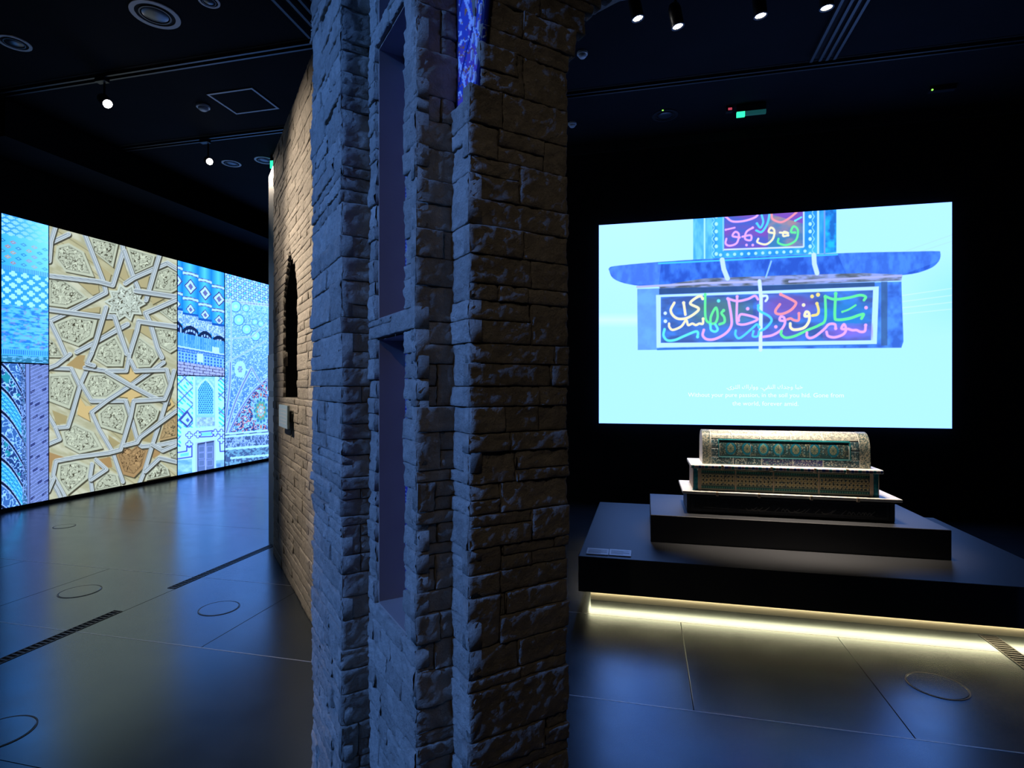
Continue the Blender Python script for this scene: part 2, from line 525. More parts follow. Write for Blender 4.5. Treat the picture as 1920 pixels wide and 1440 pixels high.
def in_view(V):
    c = V.mean(0)
    lat, d = wc(c[0], c[1])
    if d < 0.05: return False
    x, y = pix(*c)
    return -15 < x < 1935 and -25 < y < 1465
def place_stones(out, parent, keep=300, extra=()):
    seen = [(a / max(0.1, wc(*V.mean(0)[:2])[1]) ** 2, V, Q) for a, V, Q in out if in_view(V)]
    rest = [(V, Q) for a, V, Q in out if not in_view(V)]
    seen.sort(key=lambda t: -t[0])
    for a, V, Q in seen[:keep]:
        np_object('stone', V, Q, M['stone'], parent)
    rest += [(V, Q) for a, V, Q in seen[keep:]] + [(V, Q) for a, V, Q in extra]
    if rest:
        vs, qs, b = [], [], 0
        for V, Q in rest:
            vs.append(V); qs.append(Q + b); b += len(V)
        o = np_object('stone_courses', np.concatenate(vs), np.concatenate(qs), M['stone'], parent)
        o['kind'] = 'stuff'

# ------------------------------------------------------------------ the stone pier (stepped, with niches)
AL = math.radians(30.3)
c1d = np.array([-math.sin(AL), math.cos(AL)]); c2d = np.array([math.cos(AL), math.sin(AL)])   # camera frame
def hit(p, d, px):          # walk from p along d until pixel column px
    k = (px - CX) / FPX
    return (k * p[1] - p[0]) / (d[0] - k * d[1])
Z1 = 1.70
q1 = np.array([(640 - CX) / FPX * Z1, Z1])
LA = hit(q1, c1d, 585); LB = hit(q1, c2d, 692)
q2 = q1 + c2d * LB
LD = -hit(q2, c1d, 780); q3 = q2 - c1d * LD
LE = hit(q3, c2d, 848); q4 = q3 + c2d * LE
LF = -hit(q4, c1d, 880); q5 = q4 - c1d * LF
LG = hit(q5, c2d, 1066); q6 = q5 + c2d * LG
qA = q1 + c1d * LA
W = lambda q: cw(q[0], q[1])
d1 = W(c1d); d2 = W(c2d)
w1, w2, w3, w4, w5, w6, wA = map(W, (q1, q2, q3, q4, q5, q6, qA))
PH = 3.58
# niche openings in face D, measured along d1 from w3
uN0 = hit(q3, c1d, 757); uN1 = hit(q3, c1d, 703)
qr = q3 + c1d * uN1
DEPTH = hit(qr, c2d, 745)
NICHES = [(0.845, 1.643), (1.700, 2.52), (2.585, 3.40)]
pier = thing('stone_pier', (float(w4[0]), float(w4[1]), 0.0), 'stepped split-face stone pier of an arch with tall narrow niches', 'pier')
s = 0.030
sh = s * (d1 + d2)
def P2(*p): return [tuple(q) for q in p]
iw1, iw2, iw3, iw4, iw5, iw6 = (p + sh for p in (w1, w2, w3, w4, w5, w6))
iwA = wA + s * d2 - 0.004 * d1
# core pieces leave the niche void free: behind D's plane between uN0 and uN1, DEPTH deep
core = MB()
backR = iw6 + d1 * 0.62
nb0 = w3 + d1 * uN0; nb1 = w3 + d1 * uN1
def solid(poly, z0, z1): core.prism(P2(*poly), z0, z1)
proj = lambda p, o, d: float(np.dot(p - o, d))
# work in (u along d1, v along d2) from w3
def UV(u, v): return w3 + d1 * u + d2 * v
uA, u1_, u5_ = proj(wA, w3, d1), proj(w1, w3, d1), proj(w5, w3, d1)
v1_, vA = proj(w1, w3, d2), proj(wA, w3, d2)
v6, v4, v5 = proj(w6, w3, d2), proj(w4, w3, d2), proj(w5, w3, d2)
VD = s + DEPTH                       # back plane of the niche
def rect(u0, u1, v0, v1, z0, z1): core.prism(P2(UV(u0, v0), UV(u1, v0), UV(u1, v1), UV(u0, v1)), z0, z1)
rect(u1_ + s, uA - 0.004, v1_ + s, v6 - 0.03, 0, PH)                  # behind A and B
rect(uN1 + 0.004, u1_ + s, s, v6 - 0.03, 0, PH)                       # behind D, far side
rect(s, uN0 - 0.004, s, v6 - 0.03, 0, PH)                             # behind D, near side, and E
rect(uN0 - 0.004, uN1 + 0.004, VD, v6 - 0.03, 0, PH)                  # behind the niches
zprev = 0.0
for a, b in NICHES:
    rect(uN0 - 0.004, uN1 + 0.004, s, VD, zprev, a - 0.004); zprev = b + 0.004
rect(uN0 - 0.004, uN1 + 0.004, s, VD, zprev, PH)
rect(u5_ + s, s, v5 + s, v6 - 0.03, 0, PH)                            # behind F and G
core.build('pier_core', M['mortar'], pier)
# arch springing on G: soffit curve leaves the right edge
def bulge(z): return 0.0 if z < 2.33 else 0.085 * ((z - 2.33) / 0.20) ** 1.6
mb = MB()
zz = np.linspace(2.30, PH, 16)
prof = [(v6 - 0.06, PH), (v6 - 0.06, 2.30)] + [(v6 - 0.012 + bulge(z), z) for z in zz]
vs = [tuple(UV(u5_ + s, v)) + (z,) for v, z in prof] + [tuple(UV(u5_ + 0.45, v)) + (z,) for v, z in prof]
n_ = len(prof)
mb.add(vs, [tuple(range(n_)), tuple(range(2 * n_ - 1, n_ - 1, -1))] + [(i, n_ + i, n_ + (i + 1) % n_, (i + 1) % n_) for i in range(n_)])
mb.build('arch_springing', M['mortar'], pier)
# smooth niche linings: reveal, sill, head, tiled back
for a, b in NICHES:
    def slab(u0, u1, v0, v1, z0, z1, name, mat):
        MB().prism(P2(UV(u0, v0), UV(u1, v0), UV(u1, v1), UV(u0, v1)), z0, z1).build(name, mat, pier)
    slab(uN1 - 0.004, uN1 + 0.004, 0.012, VD, a, b, 'niche_reveal', M['render'])
    slab(uN0 - 0.004, uN0 + 0.004, 0.012, VD, a, b, 'niche_reveal', M['render'])
    slab(uN0 + 0.004, uN1 - 0.004, 0.010, VD, a - 0.004, a + 0.004, 'niche_sill', M['render'])
    slab(uN0 + 0.004, uN1 - 0.004, 0.012, VD, b - 0.004, b + 0.004, 'niche_head', M['render'])
    h, wd = int((b - a) / 0.004), 40
    uu = np.linspace(uN0 + 0.004, uN1 - 0.004, wd); z_ = np.linspace(a + 0.004, b - 0.004, h)
    U, Zg = np.meshgrid(uu, z_)
    Pw = np.stack([w3[0] + d1[0] * U + d2[0] * (VD - 0.006), w3[1] + d1[1] * U + d2[1] * (VD - 0.006), Zg], -1)
    cv = Canvas(U, Zg, c8(60, 80, 190), aa=0.003)
    su = (uN1 - U.ravel()); z1d = Zg.ravel()
    cv.field(np.abs(((su * 14 + z1d * 9) % 1) - 0.5) < 0.12, c8(205, 215, 245))
    cv.field(np.abs(((su * 14 - z1d * 9) % 1) - 0.5) < 0.12, c8(110, 70, 175))
    cv.field(np.abs(((su * 28 - z1d * 18) % 1) - 0.5) < 0.08, c8(215, 220, 245))
    edge_ = su < 0.016
    cv.field(edge_ * 1.0, c8(40, 55, 175))
    cv.field(edge_ * (((z1d * 90) % 1) < 0.4), c8(190, 205, 245))
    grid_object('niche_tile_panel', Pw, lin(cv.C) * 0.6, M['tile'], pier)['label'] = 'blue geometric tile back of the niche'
# stones
rs = random.Random(11)
zsP = courses(rs, 0.0, PH, 0.028, 0.072)
out = []
full = lambda L, a=0.0: (lambda z0, z1: [(a, L)])
ns = -d2; nd = -d1      # outward normals of the side faces (A, D, F) and front faces (B, E, G)
lay(w1, d1, ns, full(LA, 0.002), zsP, rs, 0.10, 0.32, 0.013, 0.006, out, ragged=0.006)
lay(w1, d2, nd, full(LB + 0.012), zsP, rs, 0.05, 0.14, 0.011, 0.006, out, ragged=0.003)
def spansD(z0, z1):
    zm = (z0 + z1) / 2
    for a, b in NICHES:
        if a - 0.006 < zm < b + 0.006:
            return [(0.0, uN0), (uN1, LD + 0.012)]
    return [(0.0, LD + 0.012)]
zsD = []
marks = [0.0] + [t for a, b in NICHES for t in (a, b)] + [PH]
for a, b in zip(marks[:-1], marks[1:]):
    zsD += (courses(rs, a, b, 0.030 if b - a < 0.07 else 0.034, 0.04 if b - a < 0.07 else 0.078))[:-1]
zsD.append(PH)
lay(w3, d1, ns, spansD, zsD, rs, 0.07, 0.22, 0.012, 0.006, out, merge=0.12, ragged=0.004)
lay(w3, d2, nd, full(LE + 0.012), zsP, rs, 0.05, 0.15, 0.011, 0.007, out, merge=0.3, ragged=0.003)
ZT = 2.205              # the tiled soffit starts here above face F
lay(w5, d1, ns, full(LF + 0.012, 0.002), [z for z in zsP if z < ZT - 0.02] + [ZT], rs, 0.2, 0.3, 0.010, 0.005, out, ragged=0.003)
REC = 0.020
def spansG(z0, z1):
    zm = (z0 + z1) / 2
    a = 0.0 if zm < ZT else REC + (zm - ZT) * 0.10
    return [(a, LG + bulge(zm))]
lay(w5, d2, nd, spansG, zsP, rs, 0.06, 0.27, 0.0095, 0.006, out, merge=0.35, ragged=0.004)
hidden_ = []
lay(w6 + d1 * 0.03 - d2 * 0.004, d1, d2, full(0.60), [z for z in zsP if z < 2.30] + [2.33], rs, 0.12, 0.3, 0.03, 0.006, hidden_, ragged=0.003)
lay(wA + d2 * 0.03, d2, d1, full(0.30), zsP, rs, 0.10, 0.28, 0.03, 0.006, hidden_, ragged=0.003)
place_stones(out, pier, extra=hidden_)
# tiled soffit panel above face F
h, wd = 150, 34
tu = np.linspace(0.0, 1.0, wd); z_ = np.linspace(ZT, 3.30, h * 2)
T, Zg = np.meshgrid(tu, z_)
near = REC + (Zg - ZT) * 0.10
Uu = u5_ + (0.0 - u5_ + proj(w4, w3, d1)) * T
Vv = v5 + near * (1 - T) + 0.012 * T
Pw = np.stack([w3[0] + d1[0] * Uu + d2[0] * Vv, w3[1] + d1[1] * Uu + d2[1] * Vv, Zg], -1)
cv = Canvas(T * 0.10, Zg, c8(70, 85, 185), aa=0.003)
tt = T.ravel(); z1d = Zg.ravel()
nz_ = fbm(tt * 5, z1d * 30, 7)
cv.field((nz_ > 0.56) * 1.0, c8(120, 85, 175))
cv.field(np.abs(fbm(tt * 6 + 9, z1d * 36, 21) - 0.5) < 0.035, c8(215, 220, 250))
cv.field(np.abs(fbm(tt * 5 + 3, z1d * 28, 33) - 0.5) < 0.025, c8(190, 120, 70))
cv.field(np.abs(((tt * 1.3 - z1d * 5) % 1) - 0.5) < 0.05, c8(200, 210, 250))
cv.field(np.abs(((tt * 1.3 + z1d * 5) % 1) - 0.5) < 0.05, c8(30, 45, 130))
cv.field((tt < 0.10) | (tt > 0.93), c8(25, 30, 80))
o = grid_object('soffit_tile_panel', Pw, lin(cv.C), M['tile'], pier, thick=tuple(np.append(d2 * 0.02, 0)))
o['label'] = 'blue and white floral tile panel under the arch'
M['lavender'] = simple('lavender_white_glaze', (0.62, 0.64, 0.85), 0.25)
leafme = None
for r_, tpos in enumerate((0.16, 0.34)):
    for k in range(24):
        z = ZT + 0.012 + k * 0.043 + r_ * 0.02
        near = REC + (z - ZT) * 0.10
        uc = u5_ + (proj(w4, w3, d1) - u5_) * tpos
        vc = v5 + near * (1 - tpos) + 0.012 * tpos
        if leafme is None:
            pts = []
            for lay_, (sc, hh) in enumerate(((1.0, 0.0), (0.8, 0.004))):
                for a in range(8):
                    an = math.pi / 4 * a
                    b_ = d1 * (0.0065 * math.cos(an) * sc) - d2 * (hh - 0.001)
                    pts.append((b_[0], b_[1], 0.016 * math.sin(an) * sc))
            leafme = bpy.data.meshes.new('tile_bead')
            leafme.from_pydata(pts, [], [tuple(range(8, 16))] + [(i, (i + 1) % 8, 8 + (i + 1) % 8, 8 + i) for i in range(8)])
            leafme.update()
        ob = link('tile_bead', leafme, M['lavender'], pier)
        p = UV(uc, vc)
        ob.location = Vector((p[0], p[1], z)) - pier.location

# ------------------------------------------------------------------ lit stone partition with the pointed slit
qT0 = np.array([(585 - CX) / FPX * 3.508, 3.508])
LT = 1.77                              # visible stone length beyond the pier's edge
t_near = -1.58
wT = W(qT0)
part = thing('stone_partition', (float(wT[0]), float(wT[1]), 0.0), 'sandy split-face stone partition wall with a pointed arrow-slit window', 'partition')
TH = 3.58
def UT(t, v): return wT + d1 * t + d2 * v
S0, S1, SZ0, SZS, SZA = 0.54, 1.19, 1.41, 2.22, 2.54
SM = (S0 + S1) / 2
mb = MB()
def trect(t0, t1, v0, v1, z0, z1): mb.prism(P2(UT(t0, v0), UT(t1, v0), UT(t1, v1), UT(t0, v1)), z0, z1)
trect(t_near, S0, s, 0.30, 0, TH); trect(S1, LT, s, 0.30, 0, TH)
trect(S0, S1, s, 0.30, 0, SZ0); trect(S0, S1, s, 0.30, SZA, TH)
for sgn in (0, 1):
    e = S0 if sgn == 0 else S1
    poly = [(e, SZS), (SM, SZA), (e, SZA)]
    vs = [tuple(UT(t, v)) + (z,) for v in (s, 0.30) for t, z in poly]
    mb.add(vs, [(0, 1, 2), (5, 4, 3), (0, 3, 4, 1), (1, 4, 5, 2), (2, 5, 3, 0)])
mb.build('wall_core', M['mortar'], part)
mb = MB(); trect(S0 - 0.02, S1 + 0.02, 0.29, 0.32, SZ0 - 0.02, SZA + 0.02)
mb.build('slit_shade_back', M['void'], part)  # near-black sheet puts the darkness of the opening into colour
mb = MB()
for t0, t1 in ((S0 - 0.002, S0 + 0.004), (S1 - 0.004, S1 + 0.002)): trect(t0, t1, 0.02, 0.30, SZ0, SZS)
for e, sg in ((S0, 1), (S1, -1)):
    lo, hi = (e, SZS - 0.02), (SM, SZA)
    vs = [tuple(UT(t, v)) + (z,) for v in (0.02, 0.30) for t, z in ((lo[0], lo[1]), (hi[0], hi[1]), (hi[0] - sg * 0.01, hi[1] + 0.004), (lo[0] - sg * 0.01, lo[1] + 0.004))]
    vs = [(x - d1[0] * 0 , y, z) for x, y, z in vs]
    mb.add(vs, [(0, 1, 2, 3), (7, 6, 5, 4), (0, 4, 5, 1), (1, 5, 6, 2), (2, 6, 7, 3), (3, 7, 4, 0)])
mb.build('slit_shade_lining', M['void'], part)  # near-black faces paint in the shade on the slit's reveals
def spansT(z0, z1):
    zm = (z0 + z1) / 2
    if SZ0 < zm < SZA:
        k = 0 if zm < SZS else ((zm - SZS) / (SZA - SZS)) ** 1.3
        a, b = S0 + (SM - S0) * k, S1 - (S1 - SM) * k
        return [(t_near, a), (b, LT)]
    return [(t_near, LT)]
rs = random.Random(23)
zsT = []
for a, b in ((0.0, SZ0), (SZ0, TH)): zsT += courses(rs, a, b, 0.036, 0.080)[:-1]
zsT.append(TH)
out = []
lay(wT, d1, ns, spansT, zsT, rs, 0.14, 0.42, 0.017, 0.0032, out, merge=0.2, ragged=0.008, gap=0.0008, rel=0.6)
seen_t = [o_ for o_ in out if proj(o_[1].mean(0)[:2], wT, d1) > -0.12]
hid_t = [o_ for o_ in out if proj(o_[1].mean(0)[:2], wT, d1) <= -0.12]
vis = sorted(seen_t, key=lambda t: -t[0] / max(0.1, wc(*t[1].mean(0)[:2])[1]) ** 2)
for a, V, Q in vis[:300]: np_object('stone', V, Q, M['stone'], part)
rest = vis[300:] + hid_t
b = 0; vs = []; qs = []
for a, V, Q in rest: vs.append(V); qs.append(Q + b); b += len(V)
np_object('stone_courses', np.concatenate(vs), np.concatenate(qs), M['stone'], part)['kind'] = 'stuff'
# smooth painted end of the partition with two thin flat plates in paler tones
endp = thing('painted_panel', tuple(UT(LT, 0.05)) + (0.0,), 'smooth teal-blue painted panel at the far end of the stone partition', 'panel')
mb = MB(); trect(LT + 0.005, 2.27, 0.02, 0.30, 0, 3.55)
board = mb.build('panel_board', M['wallsmooth'], endp)
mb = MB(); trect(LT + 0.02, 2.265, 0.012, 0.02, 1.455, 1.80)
mb.build('flat_plate', M['pgrey2'], board)['label'] = 'grey-blue flat plate'
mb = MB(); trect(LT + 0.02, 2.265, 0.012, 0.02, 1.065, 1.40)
mb.build('flat_plate', M['pgrey'], board)['label'] = 'pale flat plate'
pl = thing('label_plaque', tuple(UT(0.92, -0.03)) + (1.27,), 'blue-grey text plaque fixed under the arrow-slit window', 'plaque')
mb = MB(); trect(0.70, 1.12, -0.042, -0.027, 1.185, 1.355); plate_ = mb.build('plate', M['plaque'], pl)
mb = MB()
for k in range(5): trect(0.74, 1.08 - 0.05 * (k % 2), -0.0428, -0.0418, 1.215 + k * 0.026, 1.221 + k * 0.026)
mb.build('text_lines', M['pale'], plate_)
mb = MB(); trect(0.80, 1.02, -0.028, 0.02, 1.23, 1.31); mb.build('standoff', M['black'], pl)
# ------------------------------------------------------------------ tomb platform
PX0, PX1, PY0, PY1, PZ0, PZ1 = -0.445, 2.47, 3.82, 5.66, 0.100, 0.341
plat = thing('display_platform', (1.01, 4.74, 0.0), 'wide low charcoal platform floating on a glowing strip of warm light', 'platform')
MB().box(PX0, PX1, PY0, PY1, PZ0, PZ1, 0.004).build('deck', M['platform'], plat)
MB().box(PX0 + 0.07, PX1 - 0.07, PY0 + 0.14, PY1 - 0.10, 0.0, PZ0 + 0.01).build('plinth', M['plinthpaint'], plat)
led = MB()
led.box(PX0 + 0.06, PX1 - 0.06, PY0 + 0.128, PY0 + 0.139, 0.058, PZ0 - 0.002)
led.build('light_strip', M['led'], plat)['label'] = 'warm glowing light strip under the front edge'
led = MB(); led.box(PX0 + 0.058, PX0 + 0.069, PY0 + 0.14, PY1 - 0.12, 0.058, PZ0 - 0.002)
led.build('light_strip', M['led'], plat)['label'] = 'warm glowing light strip under the side edge'
upper = MB().box(0.038, 1.98, 4.30, 5.14, PZ1, 0.542, 0.003).build('tomb_plinth', M['platform'])
tag(upper, 'raised charcoal plinth block carrying the tiled tomb on the platform', 'plinth')
for k, (xa, xb) in enumerate(((1099.7, 1140.5), (1142.5, 1183.0))):
    a = on_z(xa - 1, 1040 + k * 2.5, PZ1); b_ = on_z(xb, 1041.5 + k * 2.5, PZ1)
    x0, x1, y0 = a[0], b_[0], (a[1] + b_[1]) / 2
    t = thing('label_card', ((x0 + x1) / 2, y0 + 0.05, PZ1), 'small pale label card lying on the platform corner, ' + ('at the very edge' if k == 0 else 'nearer the tomb'), 'label card', 'label cards on the platform')
    m = MB(); m.add([(x0, y0, PZ1), (x1, y0, PZ1), (x1, y0 + 0.115, PZ1), (x0, y0 + 0.115, PZ1), (x0, y0, PZ1 + 0.006), (x1, y0, PZ1 + 0.006), (x1, y0 + 0.115, PZ1 + 0.014), (x0, y0 + 0.115, PZ1 + 0.014)],
                    [(3, 2, 1, 0), (4, 5, 6, 7), (0, 1, 5, 4), (1, 2, 6, 5), (2, 3, 7, 6), (3, 0, 4, 7)])
    card = m.build('card', M['plate'], t)
    m = MB()
    for j in range(5):
        f0 = 0.2 + j * 0.13
        yy0, yy1 = y0 + 0.115 * f0, y0 + 0.115 * (f0 + 0.035)
        zz0, zz1 = PZ1 + 0.0063 + 0.008 * f0, PZ1 + 0.0063 + 0.008 * (f0 + 0.035)
        xe = x1 - 0.012 - (0.04 if j in (0, 3) else 0)
        m.add([(x0 + 0.012, yy0, zz0), (xe, yy0, zz0), (xe, yy1, zz1), (x0 + 0.012, yy1, zz1)], [(0, 1, 2, 3)])
    m.build('text_lines', M['joint'], card)

# ------------------------------------------------------------------ the tiled tomb
TEAL, TURQ, NAVY, CREAM, OCH, PUR = c8(20, 105, 125), c8(45, 160, 170), c8(22, 38, 62), c8(214, 205, 178), c8(176, 146, 92), c8(74, 66, 120)
tomb = thing('tiled_tomb', (1.0, 4.65, 0.542), 'three-tier glazed tile tomb with rounded lid under the big screen', 'tomb')
bx0, bx1, by0, by1 = 0.307, 1.705, 4.45, 4.86
tomb_base = MB().box(bx0, bx1, by0, by1, 0.542, 0.690, 0.004).build('base', M['darkbase'], tomb)
def flat_tile(name, x0, x1, z0, z1, y, paint, res=0.0032, base=(0, 0, 0), thick=0.004, label=None, parent=None):
    nx, nz = max(4, int((x1 - x0) / res)), max(4, int((z1 - z0) / res))
    X, Zg = np.meshgrid(np.linspace(x0, x1, nx), np.linspace(z0, z1, nz))
    Pw = np.stack([X, np.full_like(X, y), Zg], -1)
    cv = Canvas(X - x0, Zg - z0, base, aa=res)
    paint(cv, x1 - x0, z1 - z0)
    o = grid_object(name, Pw, lin(cv.C), M['tile'], parent or tomb, thick=(0, thick, 0))
    if label: o['label'] = label
    return o
def paint_base(cv, w_, h_):
    for i in (0.012, 0.020):
        cv.stroke([(i, i), (w_ - i, i), (w_ - i, h_ - i), (i, h_ - i)], 0.003, c8(70, 76, 84), closed=True)
    cv.field((fbm(cv.X * 90, cv.Y * 90, 3) > 0.62) * 1.0, c8(34, 40, 52))
    r = random.Random(4)
    y = 0.030
    cv.stroke([(0.10, y + 0.008), (0.5, y - 0.004), (w_ - 0.1, y - 0.004)], 0.003, c8(120, 118, 112))
    x = 0.40
    while x < w_ - 0.12:
        k = r.random()
        if k < 0.4: cv.stroke([(x, y + 0.012), (x + 0.015, y), (x + 0.05, y + 0.006), (x + 0.075, y + 0.024)], 0.0045, c8(142, 136, 126), smooth=True)
        elif k < 0.7: cv.stroke([(x, y + 0.004), (x + 0.012, y + 0.022), (x + 0.024, y + 0.004), (x + 0.036, y + 0.020), (x + 0.05, y + 0.004)], 0.004, c8(150, 146, 136), smooth=True)
        else: cv.stroke([(x, y + 0.002), (x + 0.03, y + 0.030)], 0.004, c8(138, 134, 128))
        x += r.uniform(0.035, 0.075)
flat_tile('base_inscription', bx0 + 0.02, bx1 - 0.03, 0.550, 0.682, by0 - 0.004, paint_base, base=c8(24, 28, 36), label='dark carved base face with a line of script', parent=tomb_base)
lslab = MB().box(0.272, 1.735, 4.405, 4.90, 0.690, 0.712, 0.003).build('lower_slab', M['cream'], tomb)
for xx in (0.52, 0.81, 1.16, 1.46):
    MB().box(xx - 0.009, xx + 0.009, 4.400, 4.43, 0.681, 0.7125, 0.003).build('grout_tab', M['grout'], lslab)
mx0, mx1, my0, my1 = 0.352, 1.612, 4.465, 4.82
mbody = MB().box(mx0, mx1, my0, my1, 0.712, 0.880).build('middle_body', M['grout'], tomb)
def paint_mid(seed):
    def f(cv, w_, h_):
        x, y = cv.X, cv.Y
        cv.field(np.ones(x.size), c8(32, 74, 84))
        # inner lattice
        lx, ly = x / 0.026, y / 0.030
        lat = np.abs(np.sin(math.pi * lx) * np.cos(math.pi * ly)) 
        inn = (y > 0.040) & (y < h_ - 0.042)
        cv.field(inn * 1.0, c8(38, 40, 38))
        ring = np.abs(np.hypot((lx % 1) - 0.5, (ly % 1) - 0.5) - 0.36) < 0.10
        ring2 = np.abs(np.hypot(((lx + 0.5) % 1) - 0.5, ((ly + 0.5) % 1) - 0.5) - 0.20) < 0.10
        cv.field(inn * ring * 1.0, c8(206, 196, 160)); cv.field(inn * ring2 * 1.0, c8(196, 172, 120))
        cv.field(inn * (fbm(x * 160, y * 160, seed) > 0.66), c8(40, 84, 110))
        # dentil borders
        for yb, hb in ((0.012, 0.020), (h_ - 0.030, 0.016)):
            b_ = (y > yb) & (y < yb + hb)
            cv.field(b_ * 1.0, c8(22, 70, 78))
            cv.field(b_ * (((x / 0.016) % 1) < 0.55) * (np.abs(y - yb - hb / 2) < hb * 0.36), c8(70, 140, 128))
        for yy in (0.008, 0.036, h_ - 0.036, h_ - 0.008):
            cv.field(np.abs(y - yy) < 0.0022, c8(180, 165, 130), 0.8)
    return f
joins = [mx0 + 0.055, 0.656, 0.918, 1.222, mx1 - 0.055]
for k in range(4):
    flat_tile('middle_tile', joins[k] + 0.006, joins[k + 1] - 0.006, 0.716, 0.876, my0 - 0.005, paint_mid(40 + k), label='lattice pattern tile with teal dentil borders', parent=mbody)
for x in (mx0 + 0.02, mx1 - 0.02):
    MB().lathe((x, my0 + 0.012, 0.712), (0, 0, 1), [(0.024, 0), (0.020, 0.02), (0.020, 0.148), (0.024, 0.168)], 16).build('corner_column', simple('teal_glaze', (0.012, 0.14, 0.19), 0.25, noise=0.3, nscale=60), tomb)
cslab = MB().box(mx0 - 0.018, mx1 + 0.018, my0 - 0.030, my1 + 0.02, 0.880, 0.907, 0.004).build('cornice_slab', M['cream'], tomb)
def paint_corn(cv, w_, h_):
    k = np.floor(cv.X / 0.0235).astype(int) % 4
    for i, c in enumerate((c8(30, 120, 135), c8(150, 140, 150), c8(36, 70, 140), c8(120, 96, 122))): cv.field((k == i) * 1.0, c)
    cv.field(np.abs((cv.X / 0.0235) % 1 - 0.5) > 0.44, c8(200, 195, 190))
flat_tile('cornice_edge_tiles', mx0 - 0.012, mx1 + 0.012, 0.882, 0.902, my0 - 0.034, paint_corn, label='blue, teal and mauve dentil edge', parent=cslab)
for xx in (0.56, 0.90, 1.19, 1.40):
    MB().box(xx - 0.008, xx + 0.008, my0 - 0.038, my0 - 0.01, 0.874, 0.908, 0.002).build('grout_tab', M['grout'], cslab)
# rounded lid: front profile (y offset inwards, z offset upwards)
vx0, vx1, vy0, vz0 = 0.425, 1.572, 4.505, 0.907
prof = [(0.0, 0.0), (0.002, 0.06), (0.005, 0.12), (0.010, 0.155), (0.022, 0.190), (0.045, 0.222), (0.080, 0.243), (0.130, 0.252)]
prof_c = crom(prof, 6)
half = [(vy0 + p[0], vz0 + p[1]) for p in prof_c]
other = [(2 * (vy0 + 0.13) - y, z) for y, z in reversed(half[:-1])]
loop = half + other
mb = MB(); n_ = len(loop)
mb.add([(vx0, y, z) for y, z in loop] + [(vx1, y, z) for y, z in loop], [tuple(range(n_)), tuple(range(2 * n_ - 1, n_ - 1, -1))] + [(i, n_ + i, n_ + (i + 1) % n_, (i + 1) % n_) for i in range(n_)])
lid = mb.build('lid_body', M['cream'], tomb)
pa = np.array(half); seg = np.hypot(*np.diff(pa, axis=0).T); sl = np.concatenate([[0], np.cumsum(seg)]); SLEN = sl[-1]
def prof_at(sv):
    y = np.interp(sv, sl, pa[:, 0]); z = np.interp(sv, sl, pa[:, 1])
    e = 1e-3
    ty = np.interp(sv + e, sl, pa[:, 0]) - np.interp(sv - e, sl, pa[:, 0]); tz = np.interp(sv + e, sl, pa[:, 1]) - np.interp(sv - e, sl, pa[:, 1])
    l = np.hypot(ty, tz) + 1e-9
    return y, z, -tz / l, ty / l
def lid_tile(name, x0, x1, s0, s1, paint, base, label=None, lift=0.004, res=0.0034):
    nx, nz = max(4, int((x1 - x0) / res)), max(4, int((s1 - s0) / res))
    X, Sg = np.meshgrid(np.linspace(x0, x1, nx), np.linspace(s0, s1, nz))
    y, z, ny, nz_n = prof_at(Sg)
    Pw = np.stack([X, y + ny * lift, z + nz_n * lift], -1)
    cv = Canvas(X - x0, Sg - s0, base, aa=res)
    paint(cv, x1 - x0, s1 - s0, x0)
    o = grid_object(name, Pw, lin(cv.C), M['tile'], lid, thick=(0, 0.004, -0.002))
    if label: o['label'] = label
def paint_scroll(bg, fg, seed, sc=70, th=0.06, fg2=None):
    def f(cv, w_, h_, x0):
        n = fbm((cv.X + x0) * sc, cv.Y * sc, seed, 2)
        cv.field(np.abs(n - 0.5) < th, fg)
        n = fbm((cv.X + x0) * sc * 0.8 + 50, cv.Y * sc * 0.8, seed + 5, 2)
        cv.field(np.abs(n - 0.45) < th * 0.7, fg2 if fg2 is not None else fg)
    return f
G = 0.003
B0, B1, B2, B3 = 0.0, 0.056, 0.060, 0.178          # border, frame, panel in profile length
ex0, ex1 = vx0 + 0.062, vx1 - 0.070               # end bands
fx0, fx1 = ex0 + 0.060, ex1 - 0.066
PALEB = c8(196, 188, 164)
for x0, x1 in ((vx0, ex0 - G), (ex1 + G, vx1)):
    lid_tile('end_band_tile', x0, x1, 0.004, SLEN - 0.01, paint_scroll(NAVY, PALEB, 61, 120, 0.055), c8(76, 96, 96), 'finely scrolled pale end band')
cuts = [ex0, 0.645, 0.845, 1.060, 1.262, ex1]
pb = [paint_scroll(NAVY, c8(190, 190, 176), 70 + k, 75, 0.045, c8(70, 112, 126)) for k in range(5)]
for k in range(5):
    bg = [c8(40, 64, 72), c8(40, 62, 74), c8(56, 60, 100), c8(58, 56, 108), c8(48, 66, 76)][k]
    lid_tile('border_tile', cuts[k] + G, cuts[k + 1] - G, 0.004, B1 - G, pb[k], bg, 'scroll inscription border tile')
for x0, x1, kk in ((ex0, fx0 - G, 0), (fx1 + G, ex1, 1)):
    for s0, s1 in ((B1, 0.118), (0.124, B3 + 0.008)):
        lid_tile('border_tile', x0 + G, x1, s0 + G, s1, pb[kk], c8(52, 74, 82), 'scroll inscription border tile')
cuts2 = [ex0, 0.640, 0.842, 1.052, 1.268, ex1]
for k in range(5):  # pale colours bake in the overhead light washing out the lid top
    lid_tile('top_border_tile', cuts2[k] + G, cuts2[k + 1] - G, B3 + 0.016, SLEN - 0.015, paint_scroll(NAVY, c8(206, 202, 184), 90 + k, 85, 0.07), c8(140, 142, 134), 'scroll tile along the lid top, paled by painted-in overhead light')
def paint_frame(cv, w_, h_, x0): cv.field(np.ones(cv.X.size), c8(28, 128, 138))
